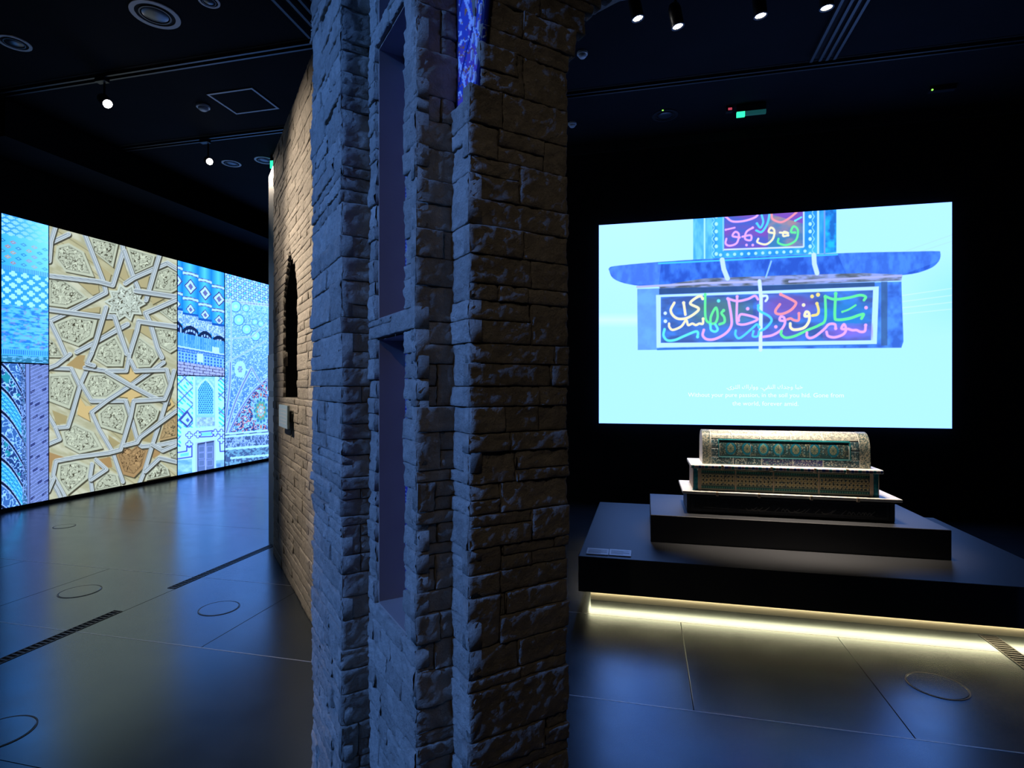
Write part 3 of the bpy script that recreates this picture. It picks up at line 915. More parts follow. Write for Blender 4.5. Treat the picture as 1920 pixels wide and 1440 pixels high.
for s0, s1 in ((B3 + 0.003, B3 + 0.012), (B1 - 0.001, B2 - 0.001)):
    lid_tile('frame_moulding', fx0 - 0.008, fx1 + 0.008, s0, s1, paint_frame, TURQ, 'turquoise moulding', lift=0.008)
for x0 in (fx0 - 0.008, fx1 + 0.002):
    lid_tile('frame_moulding', x0, x0 + 0.006, B2, B3 + 0.004, paint_frame, TURQ, 'turquoise moulding', lift=0.008, res=0.0018)
meds = [0.628, 0.745, 0.858, 0.962, 1.080, 1.206, 1.330]
pc = [fx0 + 0.004, 0.768, 0.972, 1.175, fx1 - 0.004]
def paint_panel(k):
    def f(cv, w_, h_, x0):
        X = cv.X + x0
        n = fbm(X * 95, cv.Y * 95, 120 + k, 2)
        cv.field(np.abs(n - 0.5) < 0.05, c8(170, 168, 142))
        cv.field((fbm(X * 60, cv.Y * 60, 131 + k, 2) > 0.60) * 1.0, c8(36, 84, 92), 0.7)
        cv.field(np.abs(cv.Y - h_ / 2) > h_ / 2 - 0.010, c8(60, 84, 84))
        for i, mx in enumerate(meds):
            cx_, cy_ = mx - x0, h_ * 0.52
            if -0.05 < cx_ < w_ + 0.05:
                drop = i in (2, 3)
                for rx, ry, col in ((0.038, 0.046, c8(24, 120, 146)), (0.028, 0.036, c8(88, 170, 176) if drop else c8(40, 96, 110)), (0.024, 0.030, c8(150, 150, 118))):
                    cv.ell(cx_, cy_, rx, ry, col)
                    cv.poly([(cx_ - rx * 0.7, cy_ + ry * 0.6), (cx_, cy_ + ry * 1.35), (cx_ + rx * 0.7, cy_ + ry * 0.6)], col)
                for a in range(8):
                    cv.stroke([(cx_, cy_), (cx_ + 0.021 * math.cos(a * math.pi / 4), cy_ + 0.026 * math.sin(a * math.pi / 4))], 0.0032, c8(48, 92, 96))
            mid = cx_ + 0.058
            for dy in (-0.02, 0.0, 0.02):
                cv.ell(mid, cy_ + dy, 0.007, 0.008, c8(40, 110, 132)); cv.ell(mid, cy_ + dy, 0.003, 0.004, c8(205, 200, 170))
    return f
for k in range(4):
    lid_tile('medallion_tile', pc[k] + 0.002, pc[k + 1] - 0.002, B2 + 0.003, B3 - 0.003, paint_panel(k), c8(58, 74, 74), 'panel tile with blue ringed medallions', lift=0.002, res=0.0026)
# ------------------------------------------------------------------ floor fittings
def floor_box(X, Y, r, label):
    t = thing('floor_box', (X, Y, 0.0), label, 'floor outlet', 'round floor outlets')
    ring_mesh((X, Y), r - 0.006, r, -0.008, 0.0022).build('ring', M['black'], t)
    MB().lathe((X, Y, -0.006), (0, 0, 1), [(r - 0.008, 0.0), (r - 0.008, 0.0075), (r - 0.010, 0.0082)], 48).build('lid', M['floor'], t)
floor_box(-4.02, 3.25, 0.132, 'round floor outlet lid beside the slot grille on the picture-wall side')
floor_box(-2.80, 3.22, 0.128, 'round floor outlet lid between the slot grille and the stone partition')
floor_box(1.42, 3.22, 0.133, 'round floor outlet lid in front of the glowing platform')
floor_box(-2.72, 1.84, 0.132, 'round floor outlet lid beside the long near slot grille')
floor_box(-6.05, 4.72, 0.10, 'faint round floor outlet lid close to the picture wall')
def grille(X, y0, y1, wd, label, pitch):
    t = thing('floor_grille', (X, (y0 + y1) / 2, 0.0), label, 'floor grille', 'slot floor grilles')
    MB().box(X - wd / 2, X + wd / 2, y0, y1, -0.006, 0.0008).build('pan', M['void'], t)
    m = MB()
    m.box(X - wd / 2 - 0.006, X - wd / 2, y0 - 0.006, y1 + 0.006, -0.006, 0.003); m.box(X + wd / 2, X + wd / 2 + 0.006, y0 - 0.006, y1 + 0.006, -0.006, 0.003)
    m.box(X - wd / 2, X + wd / 2, y0 - 0.006, y0, -0.006, 0.003); m.box(X - wd / 2, X + wd / 2, y1, y1 + 0.006, -0.006, 0.003)
    m.build('frame', M['rail'], t)
    me = None
    n = int((y1 - y0) / pitch)
    for k in range(n):
        y = y0 + (k + 0.5) * (y1 - y0) / n
        if me is None:
            o = MB().box(X - wd / 2, X + wd / 2, y - pitch * 0.16, y + pitch * 0.16, -0.004, 0.002).build('slat', M['black'], t)
            me, y_first = o.data, y
        else:
            o = link('slat', me, None, t); o.location.y = y - y_first
grille(-3.42, 1.20, 3.02, 0.055, 'long black slot grille in the floor, ending short of the pale joint', 0.03)
grille(-3.42, 3.46, 4.70, 0.055, 'black slot grille in the floor running up to the painted panel', 0.03)
grille(2.00, 2.70, 3.93, 0.085, 'slatted floor grille running under the glowing platform edge', 0.028)

# ------------------------------------------------------------------ ceiling fittings
def track(X0, X1, Y, label):
    t = thing('lighting_track', ((X0 + X1) / 2, Y, ZC), label, 'lighting track', 'ceiling lighting tracks')
    MB().box(X0, X1, Y - 0.075, Y + 0.075, ZC - 0.004, ZC).build('recess_plate', M['void'], t)
    for dy in (-0.032, 0.032):
        MB().box(X0, X1, Y + dy - 0.010, Y + dy + 0.010, ZC - 0.030, ZC - 0.004).build('rail', M['rail'], t)
track(-6.6, 3.6, 4.50, 'long double-rail track carrying the spotlights over the tomb')
track(-6.6, 3.6, 5.92, 'long double-rail track crossing the ceiling near the back wall')
def slot(X, wd, Y0, Y1, label):
    t = thing('ceiling_slot', (X, (Y0 + Y1) / 2, ZC), label, 'ceiling slot', 'service slots in the ceiling')
    MB().box(X - wd / 2, X + wd / 2, Y0, Y1, ZC - 0.012, ZC).build('slot_plate', M['void'], t)
    for dx in (-wd / 2, -wd * 0.12, wd * 0.18, wd / 2):
        MB().box(X + dx - 0.012, X + dx + 0.012, Y0, Y1, ZC - 0.045, ZC - 0.012).build('edge_rail', M['rail'], t)
slot(-2.72, 0.30, 1.0, 4.38, 'dark rail-edged service slot in the ceiling behind the stone pier')
slot(1.62, 0.20, 1.5, 4.40, 'dark rail-edged service slot in the ceiling above the platform')
slot(1.62, 0.20, 4.60, 5.80, 'short dark service slot between the two lighting tracks')
def downlight(px, py, r, label, dot=False):
    p = on_z(px, py, ZC)
    t = thing('downlight', (p[0], p[1], ZC), label, 'downlight', 'recessed ceiling downlights')
    ring_mesh(p, r * 0.80, r, ZC - 0.008, ZC).build('trim_ring', M['pale'] if not dot else M['rail'], t)
    MB().lathe((p[0], p[1], ZC), (0, 0, -1), [(r * 0.80, 0.0), (r * 0.80, 0.002)], 40).build('recess', M['void'], t)
    ring_mesh(p, r * 0.58, r * 0.64, ZC - 0.010, ZC - 0.001).build('inner_ring', M['rail'], t)
    MB().lathe((p[0], p[1], ZC - 0.001), (0, 0, -1), [(r * 0.58, 0.0), (r * 0.52, 0.006), (r * 0.3, 0.012), (0.004, 0.015)], 32).build('lens', M['glassy'], t, smooth=True)
    if dot:
        MB().lathe((p[0] - r * 0.2, p[1] - r * 0.95, ZC - 0.004), (0, 0, -1), [(0.010, 0), (0.010, 0.006)], 10).build('indicator', M['greendot'], t)
downlight(291, 27, 0.185, 'large round ceiling downlight with a wide pale ring')
downlight(392, 2, 0.080, 'small round ceiling downlight with a pale ring beside the large one')
downlight(27, 80, 0.125, 'round glassy downlight in the ceiling near the dropped bulkhead')
downlight(434, 306, 0.125, 'round downlight far back in the ceiling beyond the second track')
downlight(496, 300, 0.130, 'dark round downlight just beside the painted panel top')
downlight(1247, 216, 0.145, 'round ceiling downlight with a green indicator dot', True)
def detector(px, py, r, label, h=0.05):
    p = on_z(px, py, ZC)
    t = thing('smoke_detector', (p[0], p[1], ZC), label, 'detector', 'ceiling detectors')
    MB().lathe((p[0], p[1], ZC), (0, 0, -1), [(r, 0), (r, h * 0.35), (r * 0.93, h * 0.4)], 24).build('base', M['pale'], t)
    MB().lathe((p[0], p[1], ZC - h * 0.4), (0, 0, -1), [(r * 0.72, 0), (r * 0.72, h * 0.3), (r * 0.5, h * 0.55), (r * 0.2, h * 0.6)], 24).build('sensor_head', M['pale'], t, smooth=True)
detector(381, 199, 0.070, 'small pale smoke detector beside the square hatch')
detector(1092, 99, 0.050, 'small pale smoke detector close to the stone arch')
detector(1073, 231, 0.050, 'small pale detector on the ceiling near the back wall')
hc = [on_z(x, y, ZC) for x, y in ((387, 176), (472, 163), (524, 203), (443, 213))]
hx0, hx1 = min(p[0] for p in hc), max(p[0] for p in hc); hy0, hy1 = min(p[1] for p in hc), max(p[1] for p in hc)
hx0, hx1, hy0, hy1 = (hc[0][0] + hc[3][0]) / 2, (hc[1][0] + hc[2][0]) / 2, (hc[0][1] + hc[1][1]) / 2, (hc[2][1] + hc[3][1]) / 2
t = thing('ceiling_hatch', ((hx0 + hx1) / 2, (hy0 + hy1) / 2, ZC), 'square access hatch with a thin pale frame in the black ceiling', 'hatch')
MB().box(hx0, hx1, hy0, hy1, ZC - 0.004, ZC).build('hatch_panel', M['ceil'], t)
for b in ((hx0, hx1, hy0, hy0 + 0.022), (hx0, hx1, hy1 - 0.022, hy1), (hx0, hx0 + 0.022, hy0 + 0.022, hy1 - 0.022), (hx1 - 0.022, hx1, hy0 + 0.022, hy1 - 0.022)):
    MB().box(*b, ZC - 0.009, ZC - 0.004).build('frame_bar', M['pale'], t)
def spot_fixture(px, py, Y, aim, label, hot=True, r=0.042, lenb=0.17):
    """lens centre at pixel (px, py) on the track at depth Y; aim: world point"""
    c = Vector(on_y(px, py, Y)) if py is not None else Vector((px, Y, ZC - 0.30))
    a = (Vector(aim) - c).normalized()
    t = thing('track_spotlight', (c.x, Y, ZC - 0.03), label, 'spotlight', 'track spotlights')
    top = c - a * (lenb * 0.55)
    body = MB().lathe(c, -a, [(r, 0.0), (r * 1.04, 0.006), (r * 1.04, lenb * 0.8), (r * 0.8, lenb), (r * 0.2, lenb * 1.02)], 28, cap=False)
    body = body.build('lamp_body', M['black'], t, smooth=True)
    ring_ = MB().lathe(c + a * 0.002, -a, [(r * 0.82, 0), (r * 1.06, 0.0), (r * 1.06, 0.012), (r * 0.82, 0.012)], 28, cap=False)
    ring_.build('bezel', M['rail'], body)
    MB().lathe(c - a * 0.006, a, [(r * 0.84, 0), (r * 0.6, 0.004), (r * 0.1, 0.006)], 24).build('lens', M['lens'] if hot else M['lens_dim'], body)
    m = MB(); m.lathe((top.x, top.y, top.z), (0, 0, 1), [(0.010, 0.0), (0.010, max(0.05, ZC - 0.03 - top.z))], 12)
    m.build('stem', M['black'], t)
    MB().box(top.x - 0.06, top.x + 0.06, Y - 0.03, Y + 0.03, ZC - 0.06, ZC - 0.03).build('track_adapter', M['black'], t)
    return t, c, a
def spot_light(name, parent, c, a, power, angle, blend, col):
    ld = bpy.data.lights.new(name, 'SPOT')
    ld.energy = power; ld.spot_size = math.radians(angle); ld.spot_blend = blend; ld.color = col; ld.shadow_soft_size = 0.03
    o = bpy.data.objects.new(name, ld); COL.objects.link(o)
    o.parent = parent
    o.location = c + a * 0.012 - Vector(wloc(parent))
    o.rotation_euler = a.to_track_quat('-Z', 'Y').to_euler()
WARM = (1.0, 0.83, 0.65)
tw = lambda tpos, z: tuple(UT(tpos, 0)) + (z,)
t, c, a = spot_fixture(202, 195, 4.50, tw(0.5, 2.0), 'glowing track spotlight aimed at the lit stone partition', r=0.05)
spot_light('spot_beam', t, c, a, WALL_SPOT_POWER * 0.16, 30, 0.9, WARM)
t, c, a = spot_fixture(393, 303, 5.92, tw(1.35, 3.0), 'glowing track spotlight on the rail near the back, beyond the square hatch', r=0.045)
spot_light('spot_beam', t, c, a, WALL_SPOT_POWER * 0.15, 18, 0.8, WARM)
track(-6.6, -3.9, 3.00, 'added short double-rail track out of view, near the picture wall side')  # added only to carry the two invented wall washers
for xx, zt, lb in ((-4.6, 2.55, 'added out-of-view spotlight washing the upper stone partition'), (-4.9, 1.3, 'added out-of-view spotlight washing the lower stone partition')):
    t, c, a = spot_fixture(xx, None, 3.00, tw(0.22, zt), lb, r=0.045)  # lamp added out of view to brighten the partition's near side
    spot_light('spot_beam', t, c, a, WALL_SPOT_POWER * 0.5, 40, 1.0, WARM)
tombspots = ((1196, 35, (0.62, 4.62, 1.0), 'bright flaring spotlight, first of four over the tomb counted from the stone arch'),
             (1271, 50, (0.85, 4.62, 1.0), 'cylinder spotlight over the tomb, second of four from the stone arch'),
             (1426, 30, (1.15, 4.62, 1.0), 'cylinder spotlight over the tomb, third of four from the stone arch'),
             (1550, 15, (1.40, 4.62, 1.0), 'cylinder spotlight over the tomb, last of four from the stone arch'))
for k, (px, py, aim, lb) in enumerate(tombspots):
    t, c, a = spot_fixture(px, py, 4.46, aim, lb, r=0.046)
    spot_light('spot_beam', t, c, a, TOMB_SPOT_POWER * (1.1 if k == 0 else 0.8), 26, 0.7, (1.0, 0.86, 0.70))
track(-6.6, 3.6, -3.00, 'added double-rail track out of view behind the viewer carrying the assumed wash lights')  # added only to hold the unseen wash lamps at the rear
track(-6.6, 3.6, 0.20, 'added double-rail track out of view above the viewer')  # added overhead to carry the assumed warm lamp
BLUE = (0.115, 0.32, 1.0)
for k, xx in enumerate((-5.4, -4.7)):
    t, c, a = spot_fixture(xx, None, -3.00, (-0.75, 1.7, 1.35), 'assumed blue wash spotlight out of view on the added track behind the viewer, ' + ('nearer the picture wall' if k == 0 else 'nearer the stone pier'), hot=False, r=0.055)  # unseen lamps assumed from the blue light on the pier's side faces
    spot_light('assumed_wash_beam', t, c, a, ASSUMED_BLUE_WASH_POWER / 2, 34, 0.8, BLUE)
    t.children[-1].data.shadow_soft_size = 0.08
t, c, a = spot_fixture(1.35, None, 0.20, (0.05, 1.35, 1.3), 'assumed dim warm spotlight out of view above the front of the stone arch', hot=False, r=0.05)  # unseen lamp assumed from the faint warm light on the front faces
spot_light('assumed_wash_beam', t, c, a, ASSUMED_WARM_WASH_POWER, 50, 0.9, (1.0, 0.80, 0.55))
t, c, a = spot_fixture(-0.40, None, -3.00, (-0.35, 1.5, 1.5), 'added dim warm spotlight out of view on the rear track facing the stone pier', hot=False, r=0.05)  # lamp added out of view to warm the niche reveals and pier faces
spot_light('assumed_wash_beam', t, c, a, ASSUMED_WARM_WASH_POWER * 4.5, 26, 0.9, (1.0, 0.82, 0.62))
def exit_sign(p, wd, h, label):
    t = thing('exit_sign', (p[0], p[1], ZC), label, 'exit sign', 'green exit signs')
    z1 = ZC - 0.03
    MB().box(p[0] - wd / 2, p[0] + wd / 2, p[1] - 0.03, p[1] + 0.03, z1 - 0.05, ZC, 0.004).build('housing', M['rail'], t)
    MB().box(p[0] - wd / 2, p[0] - wd / 2 + wd * 0.28, p[1] - 0.032, p[1] + 0.004, z1 - 0.05 - h, z1 - 0.05).build('lit_panel', M['green'], t)
    MB().box(p[0] - wd / 2 + wd * 0.28, p[0] + wd / 2, p[1] - 0.032, p[1] + 0.004, z1 - 0.05 - h * 0.8, z1 - 0.05).build('dim_panel', M['greendim'], t)
    return t
p = on_z(1408, 196, ZC)
t = exit_sign(p, 0.30, 0.05, 'small green-lit exit sign hanging from the ceiling before the back wall')
MB().box(p[0] - 0.26, p[0] - 0.19, p[1] - 0.03, p[1] + 0.03, ZC - 0.06, ZC).build('indicator_box', M['rail'], t)
MB().box(p[0] - 0.24, p[0] - 0.20, p[1] - 0.034, p[1] - 0.03, ZC - 0.05, ZC - 0.025).build('indicator', M['red'], t)
p = on_z(519, 291, ZC)
exit_sign(p, 0.16, 0.10, 'green exit light peeking out beside the stone partition top')
p = on_z(1766, 162, ZC)
t = thing('motion_sensor', (p[0], p[1], ZC), 'dark ceiling sensor box with a tiny yellow-green light', 'sensor')
MB().box(p[0] - 0.12, p[0] + 0.12, p[1] - 0.03, p[1] + 0.03, ZC - 0.05, ZC, 0.004).build('housing', M['rail'], t)
MB().lathe((p[0] - 0.10, p[1] - 0.03, ZC - 0.04), (0, -1, 0), [(0.009, 0), (0.009, 0.006)], 10).build('indicator', M['greendot'], t)
# ------------------------------------------------------------------ right screen: the calligraphy film
SYP = 7.20
tl, bl, tr, br = on_y(1122, 424, SYP), on_y(1124, 793, SYP), on_y(1782, 377, SYP), on_y(1788, 804, SYP)
sx0, sx1 = (tl[0] + bl[0]) / 2, (tr[0] + br[0]) / 2
sz0, sz1 = (bl[2] + br[2]) / 2, (tl[2] + tr[2]) / 2
scr = thing('projection_screen', ((sx0 + sx1) / 2, YB, sz0), 'large bright cyan screen showing blue tiles with rainbow calligraphy', 'screen')
MB().box(sx0 + 0.01, sx1 - 0.01, SYP + 0.004, YB - 0.001, sz0 + 0.01, sz1 - 0.01).build('cabinet', M['black'], scr)
X, Zg = np.meshgrid(np.linspace(sx0, sx1, 700), np.linspace(sz0, sz1, 420))
Pw = np.stack([X, np.full_like(X, SYP), Zg], -1)
lat = X * CYW + SYP * SY; dd = -X * SY + SYP * CYW
PXg = CX + FPX * lat / dd; PYg = HY - FPX * (Zg - CH) / dd
cv = Canvas(PXg, PYg, c8(190, 246, 251), aa=1.0)
x, y = cv.X, cv.Y
g = np.clip((640 - y) / 260, 0, 1)
cv.field(g * np.clip((1500 - x) / 300, 0.25, 1), c8(212, 252, 254), 0.6)
cv.field(np.clip(1 - np.abs(y - 600 - 0.0 * x) / 14, 0, 1) * (x < 1230), c8(236, 252, 254), 0.7)
cv.field(np.clip((x - 1690) / 90, 0, 1) * np.clip(1 - np.abs(y - (560 - (x - 1690) * 0.1)) / 80, 0, 1), c8(150, 232, 250), 0.5)
for k in range(4):
    cv.stroke([(1650, 560 + k * 11), (1790, 540 + k * 13)], 1.6, c8(232, 250, 252), alpha=0.6)
cv.stroke([(1700, 470), (1786, 440)], 1.5, c8(190, 235, 248)); cv.stroke([(1700, 480), (1786, 452)], 1.5, c8(190, 235, 248))
def tex(c0, c1, sc, seed, sy=1.0):
    c0, c1 = np.array(c0), np.array(c1)
    def f(x, y):
        n = np.clip((fbm(x / sc, y / sc * sy, seed) - 0.3) / 0.4, 0, 1)[:, None]
        return c0 * (1 - n) + c1 * n
    return f
# upper box
cv.poly([(1300, 370), (1568, 370), (1568, 474), (1300, 487)], 0, fn=tex(c8(60, 190, 235), c8(20, 130, 215), 18, 3, 0.4))
cv.poly([(1545, 370), (1568, 370), (1568, 472), (1545, 474)], 0, fn=tex(c8(20, 190, 235), c8(10, 90, 190), 12, 4))
cv.poly([(1300, 370), (1336, 370), (1336, 485), (1300, 487)], 0, fn=tex(c8(120, 220, 248), c8(60, 170, 232), 10, 5, 0.4))
for xx, w_, c in ((1321, 3, c8(190, 246, 252)), (1534, 4, c8(200, 240, 250)), (1546, 3, c8(110, 150, 200))): cv.stroke([(xx, 370), (xx, 484)], w_, c)
cv.poly([(1358, 370), (1508, 370), (1508, 464), (1358, 470)], 0, fn=tex(c8(60, 80, 190), c8(120, 60, 175), 34, 6, 2.2))
cv.poly([(1440, 400), (1508, 420), (1508, 464), (1440, 466)], 0, alpha=0.7, fn=tex(c8(30, 130, 160), c8(190, 150, 120), 26, 8, 2.0))
cv.stroke([(1358, 468), (1506, 463)], 3, c8(225, 240, 245)); cv.stroke([(1356, 370), (1356, 470)], 2, c8(170, 225, 240)); cv.stroke([(1507, 370), (1507, 462)], 3, c8(215, 240, 240))
for k in range(7):
    for xx in (1343, 1519):
        cv.ell(xx, 392 + k * 14, 3.2, 3.6, c8(190, 245, 250)); cv.stroke([(xx - 4, 386 + k * 14), (xx - 8, 392 + k * 14), (xx - 4, 398 + k * 14)] if xx < 1400 else [(xx + 4, 386 + k * 14), (xx + 8, 392 + k * 14), (xx + 4, 398 + k * 14)], 1.6, c8(160, 235, 250))
for k in range(13): cv.ell(1351 + k * 13.2, 478 - k * 0.6, 3.0, 3.0, c8(185, 240, 250))
# cornice
corn = [(1141, 504), (1160, 498), (1300, 487), (1570, 475), (1700, 472), (1755, 471), (1763, 474), (1760, 490), (1740, 505), (1690, 516), (1560, 520), (1380, 528), (1230, 536), (1180, 533), (1150, 522)]
corn = [tuple(q) for q in crom(corn + corn[:1], 4)]
cv.poly(corn, 0, fn=tex(c8(46, 110, 222), c8(22, 66, 196), 10, 10, 0.6))
cv.poly([(1141, 504), (1160, 498), (1240, 492), (1235, 535), (1180, 533), (1150, 522)], c8(110, 170, 240), 0.35)
cv.poly([(1570, 475), (1755, 471), (1763, 474), (1760, 490), (1690, 516), (1590, 520)], c8(110, 190, 245), 0.22)
cv.stroke([(1235, 494), (1420, 485), (1570, 477)], 3, c8(60, 200, 240))
cv.poly([(1234, 536), (1320, 522), (1480, 516), (1620, 512), (1692, 515), (1690, 526), (1560, 531), (1400, 536), (1240, 544)], 0, fn=tex(c8(150, 160, 190), c8(70, 76, 100), 20, 12, 3.0))
cv.stroke([(1195, 538), (1320, 531), (1420, 528)], 4, c8(190, 190, 200)); cv.stroke([(1480, 528), (1600, 522), (1690, 517)], 4, c8(180, 176, 186))
for a, b in (((1354, 487), (1364, 522)), ((1526, 478), (1532, 512))): cv.stroke([a, ((a[0] + b[0]) / 2 - 2, (a[1] + b[1]) / 2), b], 9, c8(215, 238, 248))
cv.stroke([(1446, 490), (1436, 520)], 3, c8(150, 205, 245))
# lower body
cv.poly([(1195, 542), (1690, 528), (1694, 640), (1690, 652), (1196, 656)], 0, fn=tex(c8(66, 138, 232), c8(36, 84, 196), 16, 14))
cv.poly([(1195, 542), (1236, 541), (1236, 655), (1196, 656)], c8(120, 185, 245), 0.65)
cv.poly([(1236, 541), (1640, 529), (1640, 540), (1236, 552)], c8(28, 54, 118), 0.85)
cv.poly([(1652, 528), (1664, 528), (1664, 648), (1652, 648)], c8(40, 70, 130), 0.7)
cv.stroke([(1233, 655), (1640, 645)], 3, c8(30, 100, 190))
frame = [(1233, 557), (1643, 541), (1639, 640), (1235, 648)]
cv.poly([(1230, 553), (1648, 537), (1644, 645), (1231, 652)], c8(205, 243, 250))
cv.poly([(1239, 557), (1637, 544), (1633, 638), (1239, 643)], 0, fn=tex(c8(54, 120, 214), c8(46, 74, 160), 30, 16, 2.4))
for cxp, cyp, rx, ry, c in ((1350, 585, 60, 26, c8(70, 110, 110)), (1475, 575, 55, 22, c8(120, 66, 176)), (1585, 590, 45, 26, c8(20, 120, 190)), (1590, 622, 45, 14, c8(150, 90, 210)), (1345, 622, 70, 14, c8(60, 110, 200)), (1440, 625, 60, 12, c8(90, 80, 190))):
    cv.ell(cxp, cyp, rx, ry, c, 0.75, soft=20)
cv.stroke([(1424, 527), (1427, 560), (1426, 640), (1426, 656)], 7, c8(226, 244, 252))
ZA = lambda pts: [(1220 + a / 7.68, 530 + b / 7.68) for a, b in pts]
ZB = lambda pts: [(1420 + a / 6.4, 530 + b / 6.4) for a, b in pts]
ZCp = lambda pts: [(1220 + a / 3.84, 380 + b / 3.84) for a, b in pts]
CRM, GRN, PNK, CYN, RED, YEL, WHT, AQ = c8(246, 240, 205), c8(90, 245, 150), c8(250, 180, 240), c8(80, 220, 250), c8(255, 140, 165), c8(250, 226, 140), c8(232, 248, 252), c8(90, 240, 205)
def pen(f, pts, col, w_=5.0):
    q = f(pts)
    cv.stroke(q, w_, col, smooth=True)
    cv.ell(q[0][0], q[0][1], w_ * 0.62, w_ * 0.62, col)
for f, pts, col, w_ in (
    (ZA, [(750, 230), (720, 195), (650, 220), (570, 300), (690, 370), (640, 440), (520, 510), (400, 520), (320, 470), (290, 390), (340, 290)], CRM, 5.0),
    (ZA, [(475, 290), (500, 460)], CRM, 5.0),
    (ZA, [(755, 520), (750, 590), (700, 590), (650, 610), (600, 590), (540, 610), (510, 540), (440, 630), (320, 680), (270, 640), (265, 590)], CRM, 4.6),
    (ZA, [(675, 780), (680, 720), (640, 705), (480, 770), (350, 825), (240, 830), (185, 760), (200, 670)], AQ, 4.8),
    (ZA, [(785, 170), (790, 500), (850, 580), (930, 580), (965, 480), (940, 360), (870, 480), (860, 580)], GRN, 4.6),
    (ZA, [(860, 600), (870, 680), (930, 705), (965, 670), (930, 600)], AQ, 4.6),
    (ZA, [(1050, 400), (1020, 440), (1060, 500), (1060, 570), (990, 600)], GRN, 4.8),
    (ZA, [(1110, 230), (1250, 265), (1400, 235), (1500, 190), (1545, 240)], PNK, 4.6),
    (ZA, [(1120, 240), (1160, 480), (1160, 620), (1080, 730), (930, 810), (810, 815), (750, 760), (765, 680)], PNK, 5.0),
    (ZA, [(1245, 200), (1240, 540), (1280, 600), (1400, 590), (1540, 520), (1320, 455), (1270, 500), (1270, 550)], PNK, 4.6),
    (ZA, [(1550, 330), (1560, 400), (1700, 480), (1740, 550), (1660, 650), (1590, 690)], CYN, 4.6),
    (ZA, [(1560, 640), (1530, 600), (1470, 650), (1330, 770), (1260, 800), (1220, 750), (1225, 690)], CYN, 4.4),
    (ZA, [(1480, 700), (1470, 770), (1540, 770), (1560, 700)], CYN, 4.0),
    (ZA, [(1620, 190), (1670, 190), (1680, 230), (1655, 265)], WHT, 4.4),
    (ZB, [(280, 140), (440, 220), (460, 260), (400, 330), (300, 375), (230, 370), (220, 330), (270, 260)], RED, 5.0),
    (ZB, [(500, 370), (495, 450), (440, 450), (400, 430), (360, 440)], RED, 4.8),
    (ZB, [(330, 460), (270, 450), (280, 410), (320, 420), (330, 490), (280, 570), (180, 630), (70, 650)], PNK, 4.8),
    (ZB, [(715, 250), (735, 330), (720, 380), (660, 395)], YEL, 5.0),
    (ZB, [(620, 400), (570, 400), (585, 350), (620, 370), (620, 460), (560, 540), (450, 565), (400, 540), (395, 490)], CRM, 5.4),
    (ZB, [(815, 165), (930, 200), (1100, 180), (1230, 150), (1300, 170), (1280, 210)], GRN, 5.0),
    (ZB, [(815, 170), (815, 440), (740, 510), (600, 570), (450, 640), (340, 660), (285, 620), (290, 580)], GRN, 5.0),
    (ZB, [(940, 130), (930, 400), (960, 445), (1100, 430), (1220, 390), (1275, 380), (1250, 430)], GRN, 5.4),
    (ZB, [(1020, 350), (1100, 320), (1180, 270)], GRN, 3.6),
    (ZB, [(1300, 510), (1290, 580), (1240, 590), (1190, 570), (1140, 570), (1090, 555)], PNK, 5.0),
    (ZB, [(1060, 560), (1010, 550), (1040, 500), (1065, 560), (1030, 620), (930, 655), (850, 640), (830, 590)], PNK, 5.0),
    (ZB, [(940, 550), (930, 500), (860, 500), (800, 560), (700, 640), (630, 665), (595, 640), (595, 600)], PNK, 5.0),
    (ZCp, [(640, 250), (590, 240), (610, 210), (635, 230), (620, 290), (570, 310), (540, 295), (545, 260)], PNK, 3.8),
    (ZCp, [(735, 180), (690, 210), (680, 260), (720, 270), (720, 235), (660, 245)], PNK, 3.8),
    (ZCp, [(540, 195), (605, 180)], PNK, 3.2),
    (ZCp, [(540, 100), (590, 135), (680, 130), (760, 100), (775, 60)], PNK, 4.0),
    (ZCp, [(765, 150), (790, 180), (810, 140), (800, 90)], CYN, 3.8),
    (ZCp, [(860, 60), (840, 150), (800, 210), (760, 200)], CYN, 4.0),
    (ZCp, [(870, 80), (880, 120), (940, 140), (1000, 110), (1050, 70)], RED, 4.0),
    (ZCp, [(890, 220), (850, 210), (865, 180), (890, 200), (880, 260), (830, 300), (770, 285), (775, 260)], CRM, 4.0),
    (ZCp, [(990, 235), (955, 240), (960, 210), (990, 220), (930, 215)], CRM, 3.8),
    (ZCp, [(1040, 215), (1010, 210), (1030, 170), (1060, 200), (1045, 270), (980, 305), (920, 290), (920, 260)], GRN, 4.0),
    (ZCp, [(1040, 130), (1085, 105)], AQ, 3.2)): pen(f, pts, col, w_)
for f, p_, col, r_ in ((ZA, (210, 440), WHT, 3.2), (ZA, (212, 555), WHT, 3.4), (ZA, (978, 262), AQ, 3.3), (ZA, (1397, 375), PNK, 3.3), (ZB, (222, 530), PNK, 3.3), (ZB, (657, 165), YEL, 3.5), (ZB, (728, 145), YEL, 3.8), (ZB, (555, 268), CRM, 3.4), (ZB, (1305, 300), PNK, 3.4), (ZCp, (690, 305), PNK, 2.5), (ZCp, (735, 305), PNK, 2.5)):
    q = f([p_])[0]; cv.ell(q[0], q[1], r_, r_, col)
cv.field((cv.C.sum(1) < 2.2) * 1.0, c8(170, 225, 250), 0.16)  # pale haze painted over the darker picture colours
def radiance(C, boost):
    """display colours -> emitted light; bright bluish pixels are brighter than the camera could record"""
    R = lin(C)
    lum = R @ np.array([0.25, 0.55, 0.2])
    k = np.clip((lum - 0.15) / 0.6, 0, 1)[:, None] * np.clip((R[:, 2] - 0.72 * R[:, :2].max(1)) / 0.2, 0, 1)[:, None]
    return R * (1 + k * (np.array(boost) - 1))
